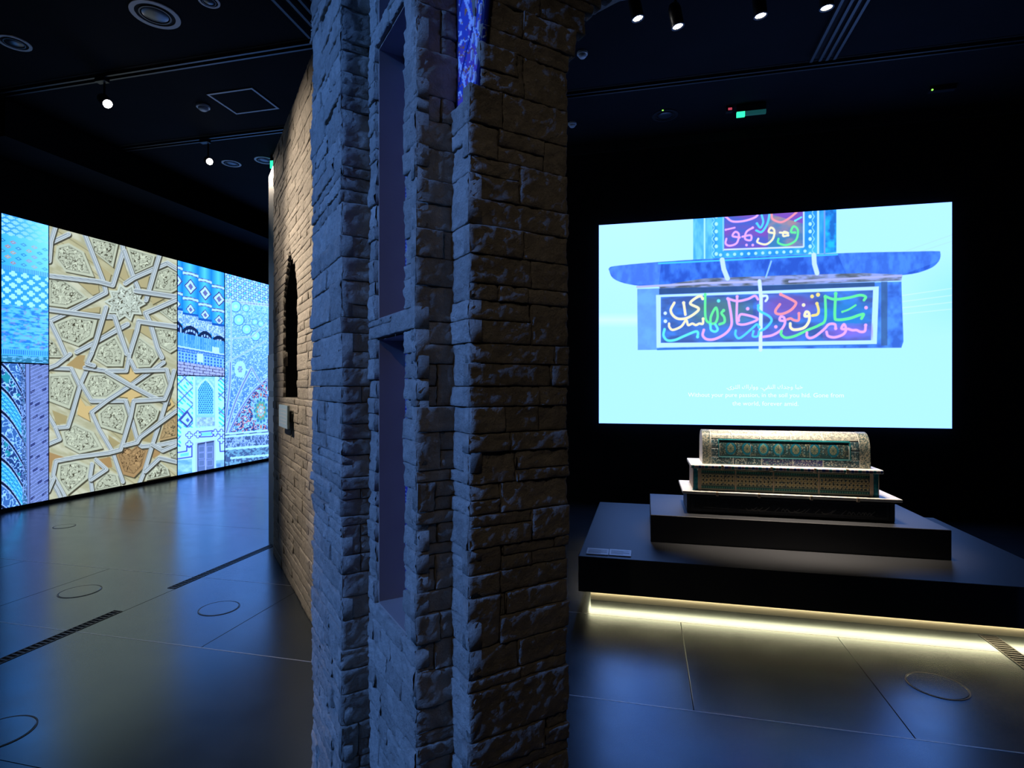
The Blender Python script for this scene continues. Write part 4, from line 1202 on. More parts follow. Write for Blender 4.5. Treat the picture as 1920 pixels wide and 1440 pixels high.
o = grid_object('display', Pw, radiance(cv.C, (0.80, 0.93, 2.4)), M['scrR'], scr)
o['label'] = 'lit picture of a blue tiled monument with rainbow script and white subtitles'
def text_mesh(name, body, px0, px1, ybase, parent, mat):
    cu = bpy.data.curves.new(name, 'FONT'); cu.body = body; cu.resolution_u = 3
    to = bpy.data.objects.new(name, cu); COL.objects.link(to)
    dg = bpy.context.evaluated_depsgraph_get(); dg.update()
    me = bpy.data.meshes.new_from_object(to.evaluated_get(dg))
    bpy.data.objects.remove(to)
    n = len(me.vertices)
    co = np.zeros(n * 3, np.float32); me.vertices.foreach_get('co', co); co = co.reshape(-1, 3)
    a = on_y(px0, ybase, SYP); b = on_y(px1, ybase, SYP)
    sc = (b[0] - a[0]) / max(1e-6, co[:, 0].max() - co[:, 0].min())
    z = (a[2] + b[2]) / 2
    off = np.array(wloc(parent))
    out_ = np.stack([a[0] + (co[:, 0] - co[:, 0].min()) * sc - off[0], np.full(n, SYP - 0.003 - off[1]), z + co[:, 1] * sc - off[2]], -1)
    me.vertices.foreach_set('co', out_.astype(np.float32).ravel()); me.update()
    me.materials.clear()
    return link(name, me, mat, parent)
text_mesh('subtitle', 'Without your pure passion, in the soil you hid. Gone from', 1290, 1582, 744.5, scr, M['sub'])['label'] = 'first line of white English subtitle'
text_mesh('subtitle', 'the world, forever amid.', 1373, 1497, 760.5, scr, M['sub'])['label'] = 'second line of white English subtitle'
ar = ''.join(chr(c) for c in (0xFEA7, 0xFE92, 0xFE8E, 0x20, 0xFEED, 0xFEA9 - 0x0A, 0xFEAA, 0xFEDA, 0x20))
words = [[0xFEA7, 0xFE92, 0xFE8E], [0xFEED, 0xFE9F, 0xFEAA, 0xFEBB], [0xFE8D, 0xFEDF, 0xFEE8, 0xFED8, 0xFEF2, 0x060C], [0xFEED, 0xFEED, 0xFE8D, 0xFEAD, 0xFE8D, 0xFED9], [0xFE8D, 0xFEDF, 0xFE9C, 0xFEAE, 0xFEEF, 0x2E]]
words[1] = [0xFEED, 0xFE9F, 0xFEAA, 0xFED9]
vis_ = ' '.join(''.join(chr(c) for c in reversed(w_)) for w_ in reversed(words))
text_mesh('subtitle', vis_, 1362, 1505, 729, scr, M['sub'])['label'] = 'white Arabic subtitle line'
# ------------------------------------------------------------------ left picture wall
LXP = -7.40
def lean(px, py): return (700 - py) * 0.0146 * np.clip((335 - px) / 240, 0, 1)
lw_top = lambda x: 398 + (x - 4) * 0.2742
lw_bot = lambda x: 950 - (x - 4) * 0.1774
Y_a, Y_b = on_x(2, 700, LXP)[1], on_x(421, 700, LXP)[1]
Y_end = 12.3
wz0, wz1 = 0.05, 3.545
vw = thing('picture_wall', (LXP, (Y_a + Y_end) / 2, 0.0), 'long glowing picture wall of tilework and carved wood photographs', 'video wall')
MB().box(XL, LXP - 0.004, Y_a + 0.01, Y_end, 0.02, wz1 - 0.01).build('cabinet', M['black'], vw)
MB().box(XL, LXP + 0.01, Y_a - 0.02, Y_end, 0.0, 0.044).build('kick_plate', M['black'], vw)
MB().box(LXP - 0.003, LXP - 0.001, Y_a, Y_end, 0.046, wz1).build('gap_backing', M['void'], vw)
def picture(px0, px1, v0, v1, paint, nx, nz, label, base):
    """px0..px1: photograph columns; v0..v1: fraction of the wall's height from the top"""
    ya = on_x(px0, 700, LXP)[1]; yb = on_x(px1, 700, LXP)[1] if px1 < 505 else Y_end
    # even spacing in the picture rather than along the wall
    cols = np.linspace(px0, min(px1, 505), nx)
    ys = np.array([on_x(c, 700, LXP)[1] for c in cols])
    if px1 >= 505: ys = np.concatenate([ys, np.linspace(ys[-1], yb, 30)[1:]])
    ys[0] += 0.012; ys[-1] -= 0.012
    zt, zb = wz1 - (wz1 - wz0) * v0 - (0.008 if v0 > 0 else 0), wz1 - (wz1 - wz0) * v1 + (0.008 if v1 < 1 else 0)
    Yg, Zg = np.meshgrid(ys, np.linspace(zb, zt, nz))
    Pw = np.stack([np.full_like(Yg, LXP), Yg, Zg], -1)
    lat = LXP * CYW + Yg * SY; dd = -LXP * SY + Yg * CYW
    PX_ = CX + FPX * lat / dd; PY_ = HY - FPX * (Zg - CH) / dd
    cv = Canvas(PX_ + lean(PX_, PY_), PY_, base, aa=0.9)
    # s, t: position inside the picture 0..1
    cv.s = ((PX_ - px0) / (min(px1, 505) - px0)).ravel()
    cv.t = ((zt - Zg) / (zt - zb)).ravel()
    paint(cv)
    o = grid_object('display_panel', Pw, radiance(cv.C, (0.75, 1.10, 2.5)) if not getattr(cv, 'neutral', 0) else lin(cv.C) * np.array([0.78, 0.86, 0.92]), M['scrL'], vw)
    o['label'] = label
def tile_turq(cv):
    s, t = cv.s, cv.t
    mixc = np.clip(s * 0.7 + (0.6 - t) * 0.5, 0, 1)[:, None]
    cv.C[:] = c8(48, 172, 228) * (1 - mixc) + c8(150, 232, 252) * mixc
    def crosses(t0, t1, rows, colsn, col, rx, ry, alpha=1.0):
        for r in range(rows):
            for c in range(colsn + 1):
                ss = (c + 0.5 * (r % 2)) / colsn; tt = t0 + (t1 - t0) * (r + 0.5) / rows
                dx, dy = np.abs(s - ss), np.abs(t - tt)
                m = ((dx < rx) & (dy < ry * 0.42)) | ((dx < rx * 0.45) & (dy < ry)) | ((dx / rx + dy / ry) < 1.05)
                cv.field(m * 1.0, col, alpha * (1 - 0.55 * ss * (t0 < 0.1)))
    cv.field((t < 0.13) * np.clip(1 - s * 1.2, 0, 1), c8(40, 130, 200), 0.6)
    crosses(0.0, 0.14, 5, 5, c8(170, 222, 246), 0.085, 0.013)
    r = random.Random(3)
    for k in range(5):
        for c in range(5):
            ss = (c + 0.5 * (k % 2)) / 4.5 + 0.03; tt = 0.16 + k * 0.035 + 0.02
            col = [c8(30, 120, 165), c8(190, 130, 120), c8(60, 130, 160), c8(215, 160, 110)][(k + c) % 4]
            dx, dy = np.abs(s - ss), np.abs(t - tt)
            cv.field(((dx / 0.075 + dy / 0.013) < 1) * 1.0, col, 0.85 * (1 - 0.6 * ss))
            cv.field(((dx / 0.030 + dy / 0.005) < 1) * 1.0, c8(130, 220, 245), 0.8)
    band = (t > 0.345) & (t < 0.375)
    cv.field(band * (((s * 26) % 1) < 0.5), c8(70, 130, 225), 0.8); 
    cv.field((t > 0.375) & (t < 0.61), c8(42, 150, 216), 0.7)
    crosses(0.375, 0.61, 6, 4, c8(184, 232, 250), 0.082, 0.019)
    n = fbm(s * 9, t * 90, 5)
    low = (t > 0.61) & (t < 0.92)
    cv.field(low * np.clip((n - 0.4) * 4, 0, 1), c8(120, 205, 250), 0.8)
    cv.field(low * np.clip((0.46 - n) * 6, 0, 1), c8(40, 120, 210), 0.8)
    cv.field(low * ((fbm(s * 14 + 30, t * 70, 9) > 0.62)), c8(150, 150, 225), 0.5)
    cv.field(((t > 0.905) & (t < 0.95)) * 1.0, c8(90, 190, 245)); cv.field(((t > 0.912) & (t < 0.945)) * (((s * 22) % 1) < 0.5), c8(50, 130, 220))
    cv.field((t > 0.955) * 1.0, c8(50, 130, 170)); cv.field((t > 0.955) * (fbm(s * 12, t * 160, 2) > 0.55), c8(110, 190, 215))
def tile_spiral(cv):
    s, t = cv.s, cv.t
    X, Y = s * 84, t * 270
    cv.C[:] = c8(104, 126, 178)
    # brickwork on the right
    bs = s > 0.60
    row = Y + (X - 50) * 0.55
    cv.field(bs * (((row / 7.4) % 1) < 0.16), c8(160, 178, 216), 0.9)
    rr = np.floor(row / 7.4).astype(int); cc = np.floor((X + (rr % 2) * 4) / 8).astype(int)
    cv.field(bs * (((rr * 3 + cc * 2) % 7) == 0) * (((row / 7.4) % 1) > 0.2), c8(44, 58, 124), 0.85)
    cv.field(bs * (fbm(X / 6, Y / 6, 4) > 0.6), c8(130, 150, 196), 0.5)
    cv.field((np.abs(s - 0.60) < 0.012) | (np.abs(s - 0.50 - 0.06 * t) < 0.015), c8(60, 72, 120))
    cv.field(((s > 0.53) & (s < 0.59)) * 1.0, c8(128, 156, 205), 0.7)
    # twisted column on the left
    lf = s < 0.50 + 0.05 * t
    ph = (Y - X * 0.75 - X * X * 0.020) / 44.0
    kind = np.floor(ph).astype(int) % 3; f = ph % 1
    u = X * 1.15 + Y * 0.1
    sc1 = np.abs(fbm(X / 6.0, Y / 6.0, 11, 2) - 0.5)
    base = np.where((kind == 1)[:, None], c8(40, 150, 200), np.where((kind == 0)[:, None], c8(36, 70, 140), c8(58, 110, 186)))
    cv.field(lf * 1.0, base)
    cv.field(lf * (kind != 1) * (sc1 < 0.07), c8(170, 214, 240))
    cv.field(lf * (kind == 0) * (fbm(X / 10, Y / 10, 19) > 0.62), c8(40, 150, 170))
    hx = ((u / 7.0 + 0.5 * (np.floor(f * 4) % 2)) % 1) - 0.5; hy = ((f * 4) % 1) - 0.5
    dots = np.hypot(hx * 7, hy * 11)
    cv.field(lf * (kind == 1) * (dots < 3.6), c8(110, 215, 235)); cv.field(lf * (kind == 1) * (dots < 1.5), c8(30, 90, 150))
    cv.field(lf * ((f < 0.10) | (f > 0.95)), c8(16, 32, 66)); cv.field(lf * (np.abs(f - 0.125) < 0.025), c8(176, 206, 236)); cv.field(lf * (np.abs(f - 0.93) < 0.02), c8(176, 206, 236))
    edge = lf & (s > 0.40 + 0.05 * t)
    cv.field(edge * 1.0, c8(44, 72, 128), 0.6); cv.field(edge * (np.abs(fbm(X / 3.2, Y / 3.8, 23, 2) - 0.5) < 0.07), c8(140, 176, 215))
z1 = lambda pts: [(85 + a / 5.762, 420 + b / 5.76) for a, b in pts]
z2 = lambda pts: [(85 + a / 5.142, 660 + b / 5.143) for a, b in pts]
def carved(cv):
    cv.neutral = 1
    x, y = cv.X, cv.Y
    n = np.clip((fbm((x + y * 0.5) / 26, (y - x * 0.45) / 9, 3) - 0.3) / 0.4, 0, 1)[:, None]
    cv.C[:] = c8(190, 186, 152) * (1 - n) + c8(222, 220, 194) * n
    # boards running diagonally
    for a, b in (((95, 455), (335, 640)), ((90, 560), (335, 770)), ((88, 700), (335, 905)), ((88, 790), (300, 930)), ((110, 440), (335, 590))):
        cv.stroke([a, b], 22, c8(196, 184, 138), alpha=0.55); cv.stroke([(a[0], a[1] - 8), (b[0], b[1] - 8)], 1.3, c8(120, 112, 84), alpha=0.6); cv.stroke([(a[0], a[1] + 9), (b[0], b[1] + 9)], 1.2, c8(128, 118, 90), alpha=0.6)
    def petal(p, tint=c8(208, 212, 188), dark=c8(78, 74, 58)):
        q = np.array(p); c = q.mean(0)
        sh_ = [(a + 2.2, b + 2.6) for a, b in p]
        cv.poly(sh_, c8(74, 70, 54), 0.95)
        cv.poly(p, c8(214, 222, 204) if tint is None else tint)
        inner = [tuple(c + (v - c) * 0.80) for v in q]
        n1 = lambda xx, yy: np.where((np.abs(fbm(xx / 5.2, yy / 5.2, 8, 2) - 0.5) < 0.040)[:, None], dark, np.where((fbm(xx / 3.5 + 40, yy / 3.5, 5, 2) > 0.66)[:, None], np.minimum(tint * 1.1, 1.0), tint * 0.95))
        cv.poly(inner, 0, fn=n1)
        cv.stroke(inner, 1.1, tint * 0.62, closed=True, alpha=0.8)
    def strap(p, wd=8.5):
        cv.stroke([(a + 1.6, b + 2.4) for a, b in p], wd * 1.12, c8(62, 60, 52), alpha=0.9)
        cv.stroke(p, wd, c8(214, 222, 222))
        cv.stroke(p, wd * 0.46, c8(132, 146, 166)); cv.stroke(p, wd * 0.24, c8(220, 228, 230))
        cv.stroke([(a - wd * 0.42, b - wd * 0.1) for a, b in p], 0.9, c8(110, 116, 116), alpha=0.7)
    for p in ([(140, 235), (270, 205), (430, 300), (540, 575), (230, 515), (120, 370)], [(500, 140), (800, 205), (740, 470), (520, 290)], [(890, 250), (1190, 340), (1160, 450), (960, 540)],
              [(1215, 500), (1320, 460), (1445, 530), (1445, 700), (1360, 745), (1150, 715)], [(40, 580), (200, 590), (330, 680), (470, 800), (240, 905), (35, 880)], [(95, 1070), (300, 995), (570, 1025), (520, 1220), (360, 1320), (150, 1240)],
              [(1200, 920), (1370, 830), (1445, 830), (1445, 1060), (1380, 1060)], [(1160, 1110), (1440, 1130), (1440, 1340), (1350, 1395), (1230, 1320)], [(20, 1200), (100, 1280), (190, 1440), (20, 1440)]): petal(z1(p))
    petal([(182, 649), (217, 628), (234, 660), (230, 687), (199.7, 687), (175.4, 671.7)]); petal([(258.6, 628), (290, 652.6), (297, 669.7), (281.4, 688), (258, 689), (248, 664)])
    for p in ([(20, 210), (240, 200), (300, 330), (230, 550), (20, 470)], [(420, 210), (580, 200), (760, 330), (600, 450), (440, 450), (370, 330)], [(860, 340), (1000, 230), (1140, 200), (1180, 320), (1140, 420), (1020, 430)],
              [(500, 590), (600, 500), (750, 490), (790, 620), (740, 790), (520, 720)], [(880, 500), (1020, 490), (1100, 560), (1070, 650), (910, 790), (850, 620)], [(140, 760), (270, 680), (460, 770), (550, 930), (320, 980), (170, 900)],
              [(110, 1080), (290, 1050), (430, 1100), (400, 1220), (200, 1380), (100, 1240)], [(480, 1260), (580, 1160), (690, 1180), (720, 1290), (440, 1350)], [(980, 1150), (1080, 1040), (1180, 1120), (1200, 1190), (960, 1240)], [(1190, 960), (1270, 900), (1270, 1030), (1200, 1010)]): petal(z2(p))
    petal(z2([(670, 990), (770, 900), (830, 940), (890, 890), (990, 940), (940, 1120), (850, 1210), (740, 1180)]), c8(184, 148, 104), c8(80, 60, 40)); petal(z2([(1140, 690), (1270, 570), (1270, 820), (1090, 860)]), c8(196, 166, 120))
    # central ten-pointed star
    star = []
    for k in range(20):
        a = math.pi * k / 10 + 0.05
        r_ = (40.0, 37.0) if k % 2 == 0 else (28.0, 26.0)
        star.append((236 + r_[0] * math.cos(a), 567 + r_[1] * math.sin(a)))
    petal(star, c8(216, 224, 210))
    for p in ([(815, 120), (840, 190), (940, 190), (820, 290), (680, 200), (780, 185)], [(830, 340), (930, 420), (860, 440), (820, 490), (790, 440), (700, 430)], [(330, 440), (385, 520), (500, 520), (410, 590), (430, 670), (300, 600)], [(1200, 430), (1245, 510), (1160, 580), (1150, 500)]):
        cv.poly([(a + 1.5, b + 2) for a, b in z2(p)], c8(110, 96, 64)); cv.poly(z2(p), c8(226, 196, 136))
    cv.poly(z2([(200, 130), (320, 30), (390, 30), (370, 90), (470, 140), (340, 170)]), c8(186, 158, 108))
    for p in ([(10, 960), (190, 1020), (60, 1045), (40, 1160), (10, 1160)], [(480, 1040), (620, 1010), (640, 1110), (520, 1130)], [(1040, 940), (1130, 910), (1100, 990), (1030, 1030)]): cv.poly(z2(p), c8(180, 138, 88), 0.85)
    for p in ([(820, 720), (870, 830), (790, 880)], [(1060, 690), (1020, 870), (930, 860)], [(600, 800), (720, 880), (620, 940)], [(60, 560), (210, 620), (190, 690), (100, 700)]): cv.poly(z2(p), c8(178, 160, 112), 0.9)
    for p in ([(850, 400), (910, 590), (860, 610), (800, 560)], [(540, 400), (720, 540), (700, 620), (620, 610)], [(330, 600), (580, 650), (590, 740), (520, 770)], [(1010, 610), (1130, 550), (1100, 690), (1010, 680)], [(620, 1040), (740, 1030), (750, 1100), (600, 1200)], [(1140, 780), (1290, 800), (1160, 870)], [(340, 940), (600, 890), (590, 960)], [(840, 1150), (960, 1130), (910, 1300)], [(1040, 1090), (1110, 1090), (1160, 1250), (1020, 1160)]):
        cv.poly([(a + 1.2, b + 2) for a, b in z1(p)], c8(104, 96, 70)); cv.poly(z1(p), c8(194, 180, 136))
    for p in ([(60, 210), (270, 110)], [(130, 30), (80, 190), (60, 400)], [(440, 110), (640, 640), (660, 740), (545, 800), (260, 950), (30, 1060)], [(30, 555), (590, 620), (735, 660), (850, 290), (840, 230)], [(860, 290), (960, 590), (1010, 710)],
              [(870, 640), (960, 580), (1320, 420), (1450, 500)], [(1235, 330), (1090, 820)], [(980, 720), (1450, 790)], [(1450, 800), (1160, 930), (1080, 960), (1130, 1060), (1210, 1340), (1260, 1440)], [(1430, 1110), (1010, 1050), (990, 1150), (910, 1400)],
              [(890, 1080), (800, 1130), (530, 1280), (340, 1380)], [(30, 920), (610, 1000), (750, 1000), (790, 1130), (880, 1400)], [(660, 900), (540, 1290), (480, 1440)], [(60, 1060), (150, 1250), (230, 1440)]): strap(z1(p), 9.0)
    for p in ([(10, 150), (250, 160), (330, 330), (250, 600), (210, 720), (90, 730), (10, 590)], [(400, 165), (340, 300), (440, 470), (770, 470), (820, 620), (890, 880), (930, 910), (1130, 890), (1270, 860)], [(380, 150), (590, 180), (780, 180), (810, 30)],
              [(1140, 100), (1010, 190), (820, 320), (600, 460), (440, 580), (510, 740), (640, 960), (700, 1140), (740, 1250)], [(590, 190), (800, 310), (1030, 430), (1180, 490)], [(820, 80), (870, 180), (1170, 170), (1210, 330), (1110, 650), (1030, 890), (950, 1150), (900, 1270)],
              [(1240, 180), (1200, 330), (1150, 450), (1030, 460), (850, 470), (820, 620), (740, 880), (720, 940), (610, 970), (300, 1010), (90, 1050), (60, 1190), (170, 1390)], [(1270, 560), (910, 820), (880, 870), (760, 900)], [(10, 890), (130, 840), (90, 740)],
              [(10, 1200), (100, 1340), (130, 1410)], [(60, 1230), (10, 1340)], [(440, 1080), (420, 1200), (440, 1350)], [(430, 1230), (580, 1130), (480, 1040)], [(960, 1150), (1100, 1020), (1270, 1060)], [(1030, 890), (1130, 950), (1270, 890)], [(240, 20), (110, 120), (10, 160)], [(450, 10), (400, 110), (470, 130)]): strap(z2(p), 8.0)
def minaret(cv):
    s, t = cv.s, cv.t
    X, Y = s * 89, t * 205
    cv.C[:] = c8(40, 150, 225)
    colx = [(-14, 10), (10, 40), (40, 65), (65, 92)]
    for k, (a, b) in enumerate(colx):
        m = (X >= a) & (X < b); f = (X - a) / (b - a)
        yo = Y - 6 * k + 10
        top = m & (yo < 122 - 3 * k)
        sh_ = np.clip(1 - np.abs(f - 0.45) * 1.7, 0, 1)[:, None]
        cv.field(top * 1.0, c8(18, 126, 214) * (1 - sh_) + c8(96, 214, 250) * sh_)
        cxm = (a + b) / 2
        for yc, rr in ((46, 12), (88, 9)):
            dm = np.abs(X - cxm) / rr + np.abs(yo - yc) / (rr * 1.25)
            cv.field(top * (dm < 1.0), c8(70, 80, 150)); cv.field(top * (dm < 0.80), c8(214, 236, 250)); cv.field(top * (dm < 0.42), c8(110, 120, 180))
        for yc in (22, 68):
            cv.field(top * (np.abs(yo - yc - np.abs(X - cxm) * 0.12) < 3.4), c8(84, 92, 160)); cv.field(top * (np.abs(yo - yc - np.abs(X - cxm) * 0.12) < 2.0), c8(205, 230, 250))
        bd = m & (yo > 96) & (yo < 122)
        cv.field(bd * 1.0, c8(120, 170, 222)); cv.field(bd * (np.abs(fbm(X / 3, Y / 4, 8) - 0.5) < 0.08), c8(216, 232, 248)); cv.field(m * (np.abs(yo - 97) < 2.2), c8(26, 96, 200))
        ar_ = 118 + 9 * (np.abs(f - 0.5) * 2) ** 2
        cv.field(m * (yo > ar_) * (yo < ar_ + 15), c8(22, 44, 92)); cv.field(m * (yo > ar_ + 7) * (yo < ar_ + 22) * (((X / 5) % 1) < 0.6), c8(176, 210, 242)); cv.field(m * (yo > ar_ + 11) * (yo < ar_ + 19) * (np.abs(f - 0.5) < 0.3), c8(24, 46, 104))
    sk = Y - X * 0.10
    lowb = (sk > 128) & (sk < 152)
    cv.field(lowb * 1.0, c8(70, 156, 232)); cv.field(lowb * (((X / 3.4) % 1) < 0.4) * (fbm(X / 3, Y / 9, 3) > 0.35), c8(134, 204, 248))
    cv.field((sk > 152) * (sk < 155), c8(200, 226, 248)); cv.field((sk > 155) * (sk < 162), c8(40, 110, 214)); cv.field((sk > 157) * (sk < 160.5) * (((X / 3) % 1) < 0.5), c8(160, 205, 246))
    bl_ = (sk > 162) & (sk < 180)
    cv.field(bl_ * 1.0, c8(46, 110, 222)); cv.field(bl_ * ((((X / 6) % 1) < 0.45) | (((sk / 6) % 1) < 0.35)), c8(140, 200, 246))
    br_ = sk > 180
    cv.field(br_ * 1.0, c8(176, 184, 208)); cv.field(br_ * ((((sk / 5.6) % 1) < 0.2) | (((X / 12 + 0.5 * (np.floor(sk / 5.6) % 2)) % 1) < 0.09)), c8(62, 66, 104))
    cv.field((np.abs(X - 72) < 6.5) * (np.abs(sk - 148) < 6), c8(210, 230, 248)); cv.field((np.abs(X - 43) < 5.5) * (np.abs(sk - 168) < 8), c8(214, 232, 248))
def portal(cv):
    x, y = cv.X, cv.Y
    s, t = cv.s, cv.t
    X, Y = s * 89, t * 195
    cv.C[:] = c8(196, 244, 252)
    d_a, d_b = X + Y * 0.95, X - Y * 0.95
    cv.field((np.abs(((d_b / 9.5) % 1) - 0.5) < 0.22) * (fbm(X / 12, Y / 12, 3) > 0.38), c8(70, 222, 240))
    cv.field((np.abs(((d_a / 34) % 1) - 0.5) < 0.045) | (np.abs(((d_b / 34 + 0.2) % 1) - 0.5) < 0.045), c8(84, 120, 214), 0.85)
    k = lambda pts: [(325 + a / 6.545, 680 + b / 6.545) for a, b in pts]
    cv.poly(k([(60, 700), (170, 580), (250, 700), (170, 800)]), c8(60, 86, 190)); cv.poly(k([(95, 705), (170, 620), (225, 700), (175, 770)]), c8(196, 240, 252)); cv.poly(k([(150, 705), (178, 675), (200, 705), (178, 735)]), c8(80, 110, 210))
    # window frame and pointed grille
    cv.poly(k([(240, 110), (545, 115), (560, 790), (240, 790)]), c8(206, 240, 250)); cv.poly(k([(268, 130), (510, 140), (512, 780), (270, 785)]), c8(150, 214, 240))
    cv.poly(k([(275, 145), (505, 155), (505, 300), (275, 300)]), 0, fn=tex(c8(130, 200, 236), c8(190, 232, 248), 4, 6))
    arch = k([(290, 310), (330, 240), (395, 190), (455, 245), (500, 310), (500, 640), (290, 640)])
    cv.poly(arch, c8(206, 242, 252))
    arch2 = k([(302, 330), (345, 262), (395, 215), (445, 265), (490, 330), (490, 632), (302, 632)])
    cv.poly(arch2, 0, fn=lambda a, b: np.where((np.hypot(((a / 4.2 + 0.5 * (np.floor(b / 3.8) % 2)) % 1) - 0.5, ((b / 3.8) % 1) - 0.5) < 0.30)[:, None], c8(30, 90, 190), c8(110, 206, 242)))
    cv.poly(k([(285, 670), (508, 670), (508, 775), (285, 780)]), 0, fn=tex(c8(130, 170, 232), c8(200, 226, 248), 4, 7))
    cv.poly(k([(95, 800), (640, 785), (640, 1300), (230, 1360), (230, 1240), (20, 1230), (20, 1040), (95, 1030)]), c8(202, 240, 252))
    cv.poly(k([(20, 1200), (230, 1180), (230, 1380), (20, 1390)]), 0, fn=tex(c8(110, 176, 236), c8(180, 226, 248), 14, 9, 2.0))
    BL_ = c8(62, 80, 214)
    for p in ([(320, 850), (480, 835), (500, 870), (480, 905), (330, 912), (310, 880)], ): cv.stroke(k(p), 2.0, BL_, closed=True); cv.poly(k([(340, 862), (465, 850), (470, 890), (345, 900)]), c8(130, 226, 236))
    for cxp, cyp in ((195, 890), (300, 880), (195, 1000), (515, 860), (590, 860), (590, 950)):
        q = k([(cxp, cyp)])[0]
        for a in range(4):
            cv.ell(q[0] + 4.0 * math.cos(a * math.pi / 2), q[1] + 4.0 * math.sin(a * math.pi / 2), 3.4, 3.4, BL_)
        for a in range(4):
            cv.ell(q[0] + 4.0 * math.cos(a * math.pi / 2), q[1] + 4.0 * math.sin(a * math.pi / 2), 2.0, 2.0, c8(210, 240, 252))
        cv.ell(q[0], q[1], 3.2, 3.2, c8(190, 236, 250))
    cv.stroke(k([(45, 1105), (165, 1085), (165, 1030), (228, 1030), (228, 1155), (60, 1180)]), 2.2, BL_); cv.stroke(k([(570, 980), (575, 1090), (630, 1085)]), 2.2, BL_)
    cv.poly(k([(85, 1120), (190, 1100), (190, 1140), (85, 1155)]), c8(120, 224, 236))
    # door
    cv.poly(k([(270, 980), (520, 945), (520, 1320), (270, 1370)]), c8(190, 214, 240)); cv.poly(k([(296, 1000), (500, 960), (500, 1310), (296, 1350)]), c8(96, 128, 186))
    cv.poly(k([(296, 990), (500, 955), (500, 972), (296, 1008)]), c8(50, 66, 120)); cv.stroke(k([(397, 985), (397, 1330)]), 2.2, c8(176, 190, 224)); cv.stroke(k([(300, 1000), (300, 1340)]), 1.6, c8(64, 84, 150))
    for a0 in (312, 412):
        for b0 in (1030, 1110, 1200): cv.stroke(k([(a0, b0), (a0 + 70, b0 - 8), (a0 + 70, b0 + 62), (a0, b0 + 70)]), 1.0, c8(140, 164, 212), closed=True)
    cv.poly(k([(525, 1200), (640, 1190), (640, 1300), (525, 1320)]), 0, fn=tex(c8(90, 150, 226), c8(150, 200, 242), 8, 9))
def floral(cv):
    x, y = cv.X, cv.Y
    k = lambda pts: [(325 + a / 6.545, 480 + b / 6.545) for a, b in pts]
    k2 = lambda pts: [(325 + a / 6.545, 680 + b / 6.545) for a, b in pts]
    vv = np.clip((y - 560) / 260, 0, 1)[:, None]
    cv.C[:] = c8(150, 220, 250) * (1 - vv) + c8(60, 116, 200) * vv
    cv.field(np.abs(fbm(x / 3.4, y / 3.4, 3, 2) - 0.5) < 0.07, c8(206, 240, 252), 0.9)
    cv.field(np.abs(fbm(x / 3.8 + 30, y / 3.8, 9, 2) - 0.5) < 0.05, c8(84, 144, 220), 0.6)
    # lozenge band on top
    band_b = 562 + (x - 421) * 0.10
    up = y < band_b
    da, db = x + (y - (x - 421) * 0.27), x - (y - (x - 421) * 0.27)
    cv.field(up * 1.0, c8(196, 236, 250)); cv.field(up * ((np.abs(((da / 9) % 1) - 0.5) < 0.15) ^ (np.abs(((db / 9) % 1) - 0.5) < 0.15)), c8(84, 130, 206))
    cv.field(up * ((np.abs(((da / 18) % 1) - 0.5) < 0.14) & (np.abs(((db / 18) % 1) - 0.5) < 0.14)), c8(70, 214, 230))
    cv.field((np.abs(y - band_b - 2) < 3.2), c8(206, 232, 250)); cv.field((np.abs(y - band_b - 2) < 1.8) * (((x / 3) % 1) < 0.5), c8(140, 150, 210))
    for cxp, cyp, r_ in ((765, 620, 9), (890, 640, 6), (805, 785, 9), (900, 900, 8), (1010, 980, 8), (1000, 810, 5), (1075, 830, 5)):
        q = k([(cxp, cyp)])[0]; cv.ell(q[0], q[1], r_ * 1.15, r_ * 1.2, c8(60, 120, 206)); cv.ell(q[0], q[1], r_, r_ * 1.05, c8(160, 234, 250)); cv.ell(q[0], q[1], r_ * 0.4, r_ * 0.4, c8(206, 240, 248))
    for p in ([(640, 1020), (960, 990), (1140, 830)], [(650, 1310), (1000, 1120), (1140, 1040)], [(710, 560), (710, 1440)]): cv.stroke(k(p), 3.2, c8(206, 236, 250)); cv.stroke(k(p), 1.2, c8(140, 170, 220))
    fq = k([(820, 1390)])[0]
    for a in range(9): cv.ell(fq[0] + 6.5 * math.cos(a * 0.698), fq[1] + 9.5 * math.sin(a * 0.698), 4.6, 6.2, c8(190, 238, 252))
    for a in range(6): cv.ell(fq[0] + 3.2 * math.cos(a * 1.047), fq[1] + 4.6 * math.sin(a * 1.047), 1.5, 2.0, c8(126, 150, 220))
    # ribs of the arch
    for p, w_ in (([(700, 0), (690, 300), (640, 700), (635, 880)], 5.5), ([(960, 60), (820, 340), (720, 600), (650, 860)], 6), ([(1150, 200), (960, 380), (800, 620), (690, 850)], 6.5), ([(960, 60), (1060, 230), (1150, 300)], 4)):
        cv.stroke(k2(p), w_, c8(180, 214, 246), smooth=True); cv.stroke(k2(p), w_ * 0.35, c8(90, 110, 190), smooth=True, alpha=0.8)
    q = k2([(1150, 200), (960, 390), (800, 640), (700, 850), (1150, 850)])
    def deep(a, b):
        n = fbm(a / 3.4, b / 3.4, 14, 2)
        c = np.where((np.abs(n - 0.5) < 0.06)[:, None], c8(214, 150, 160), c8(44, 78, 160))
        c = np.where((fbm(a / 4, b / 4, 21, 2) > 0.64)[:, None], c8(130, 200, 240), c)
        return np.where((np.abs(fbm(a / 5 + 9, b / 5, 31, 2) - 0.5) < 0.045)[:, None], c8(176, 226, 246), c)
    cv.poly(q, 0, fn=deep)
    cq = k2([(1075, 590)])[0]
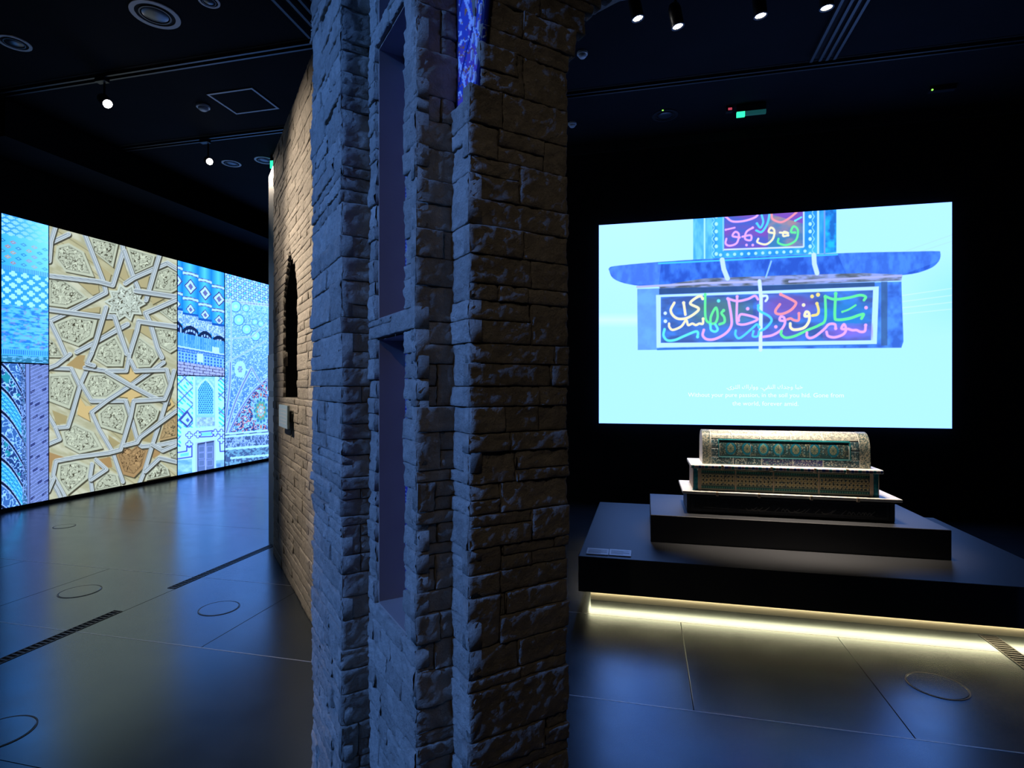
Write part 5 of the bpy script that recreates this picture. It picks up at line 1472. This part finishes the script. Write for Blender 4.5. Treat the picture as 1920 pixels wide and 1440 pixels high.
    for rr, m_, col, pr in ((12.5, 12, c8(150, 214, 236), 3.6), (11.5, 12, c8(60, 130, 190), 2.2), (8.0, 9, c8(84, 176, 168), 3.2), (6.5, 9, c8(206, 160, 150), 1.5), (3.4, 6, c8(150, 220, 220), 2.4), (2.6, 6, c8(196, 110, 120), 1.0)):
        for a in range(m_):
            an = 2 * math.pi * a / m_ + rr
            cv.ell(cq[0] + rr * math.cos(an), cq[1] + rr * 1.8 * math.sin(an), pr, pr * 1.5, col)
    cv.ell(cq[0], cq[1], 2.2, 3.6, c8(214, 232, 236))
    for dy in (-30, 30): cv.ell(cq[0], cq[1] + dy, 3.5, 6.5, c8(140, 214, 224)); cv.ell(cq[0], cq[1] + dy, 1.8, 3.8, c8(196, 130, 130))
    # skirting bands
    bb = y - (812 - (x - 421) * 0.08)
    cv.field((bb > 0) * 1.0, c8(70, 106, 168)); cv.field((bb > 0) * (bb < 9), c8(196, 232, 248)); cv.field((bb > 3.5) * (bb < 5), c8(60, 90, 150))
    cv.field((bb > 9) * (bb < 28) * (np.abs(fbm(x / 2.6, y / 6, 5, 2) - 0.5) < 0.10), c8(160, 196, 236))
    cv.field((bb > 28) * (bb < 32.5), c8(196, 232, 246)); cv.field((bb > 33) * (bb < 46) * (fbm(x / 4, y / 3, 8) > 0.5), c8(110, 170, 190)); cv.field((bb > 46) * (bb < 50) * (x > 432), c8(196, 236, 246))
    cv.field((bb > 50) * (fbm(x / 3, y / 3, 18) > 0.52), c8(120, 180, 196))
picture(2, 91.5, 0.0, 0.505, tile_turq, 110, 250, 'turquoise tile photograph with star crosses', c8(60, 180, 230))
picture(2, 91.5, 0.505, 1.0, tile_spiral, 110, 260, 'photograph of a blue twisted column beside brickwork', c8(60, 100, 160))
picture(91.5, 332.5, 0.0, 1.0, carved, 270, 430, 'photograph of beige carved wood star lattice', c8(200, 195, 160))
picture(332.5, 421.2, 0.0, 0.535, minaret, 110, 220, 'photograph of fluted turquoise minaret columns', c8(60, 160, 230))
picture(332.5, 421.2, 0.535, 1.0, portal, 110, 200, 'photograph of a tiled portal with pointed window and door', c8(190, 240, 250))
picture(421.2, 900, 0.0, 1.0, floral, 100, 360, 'photograph of a floral mosaic arch', c8(120, 190, 240))
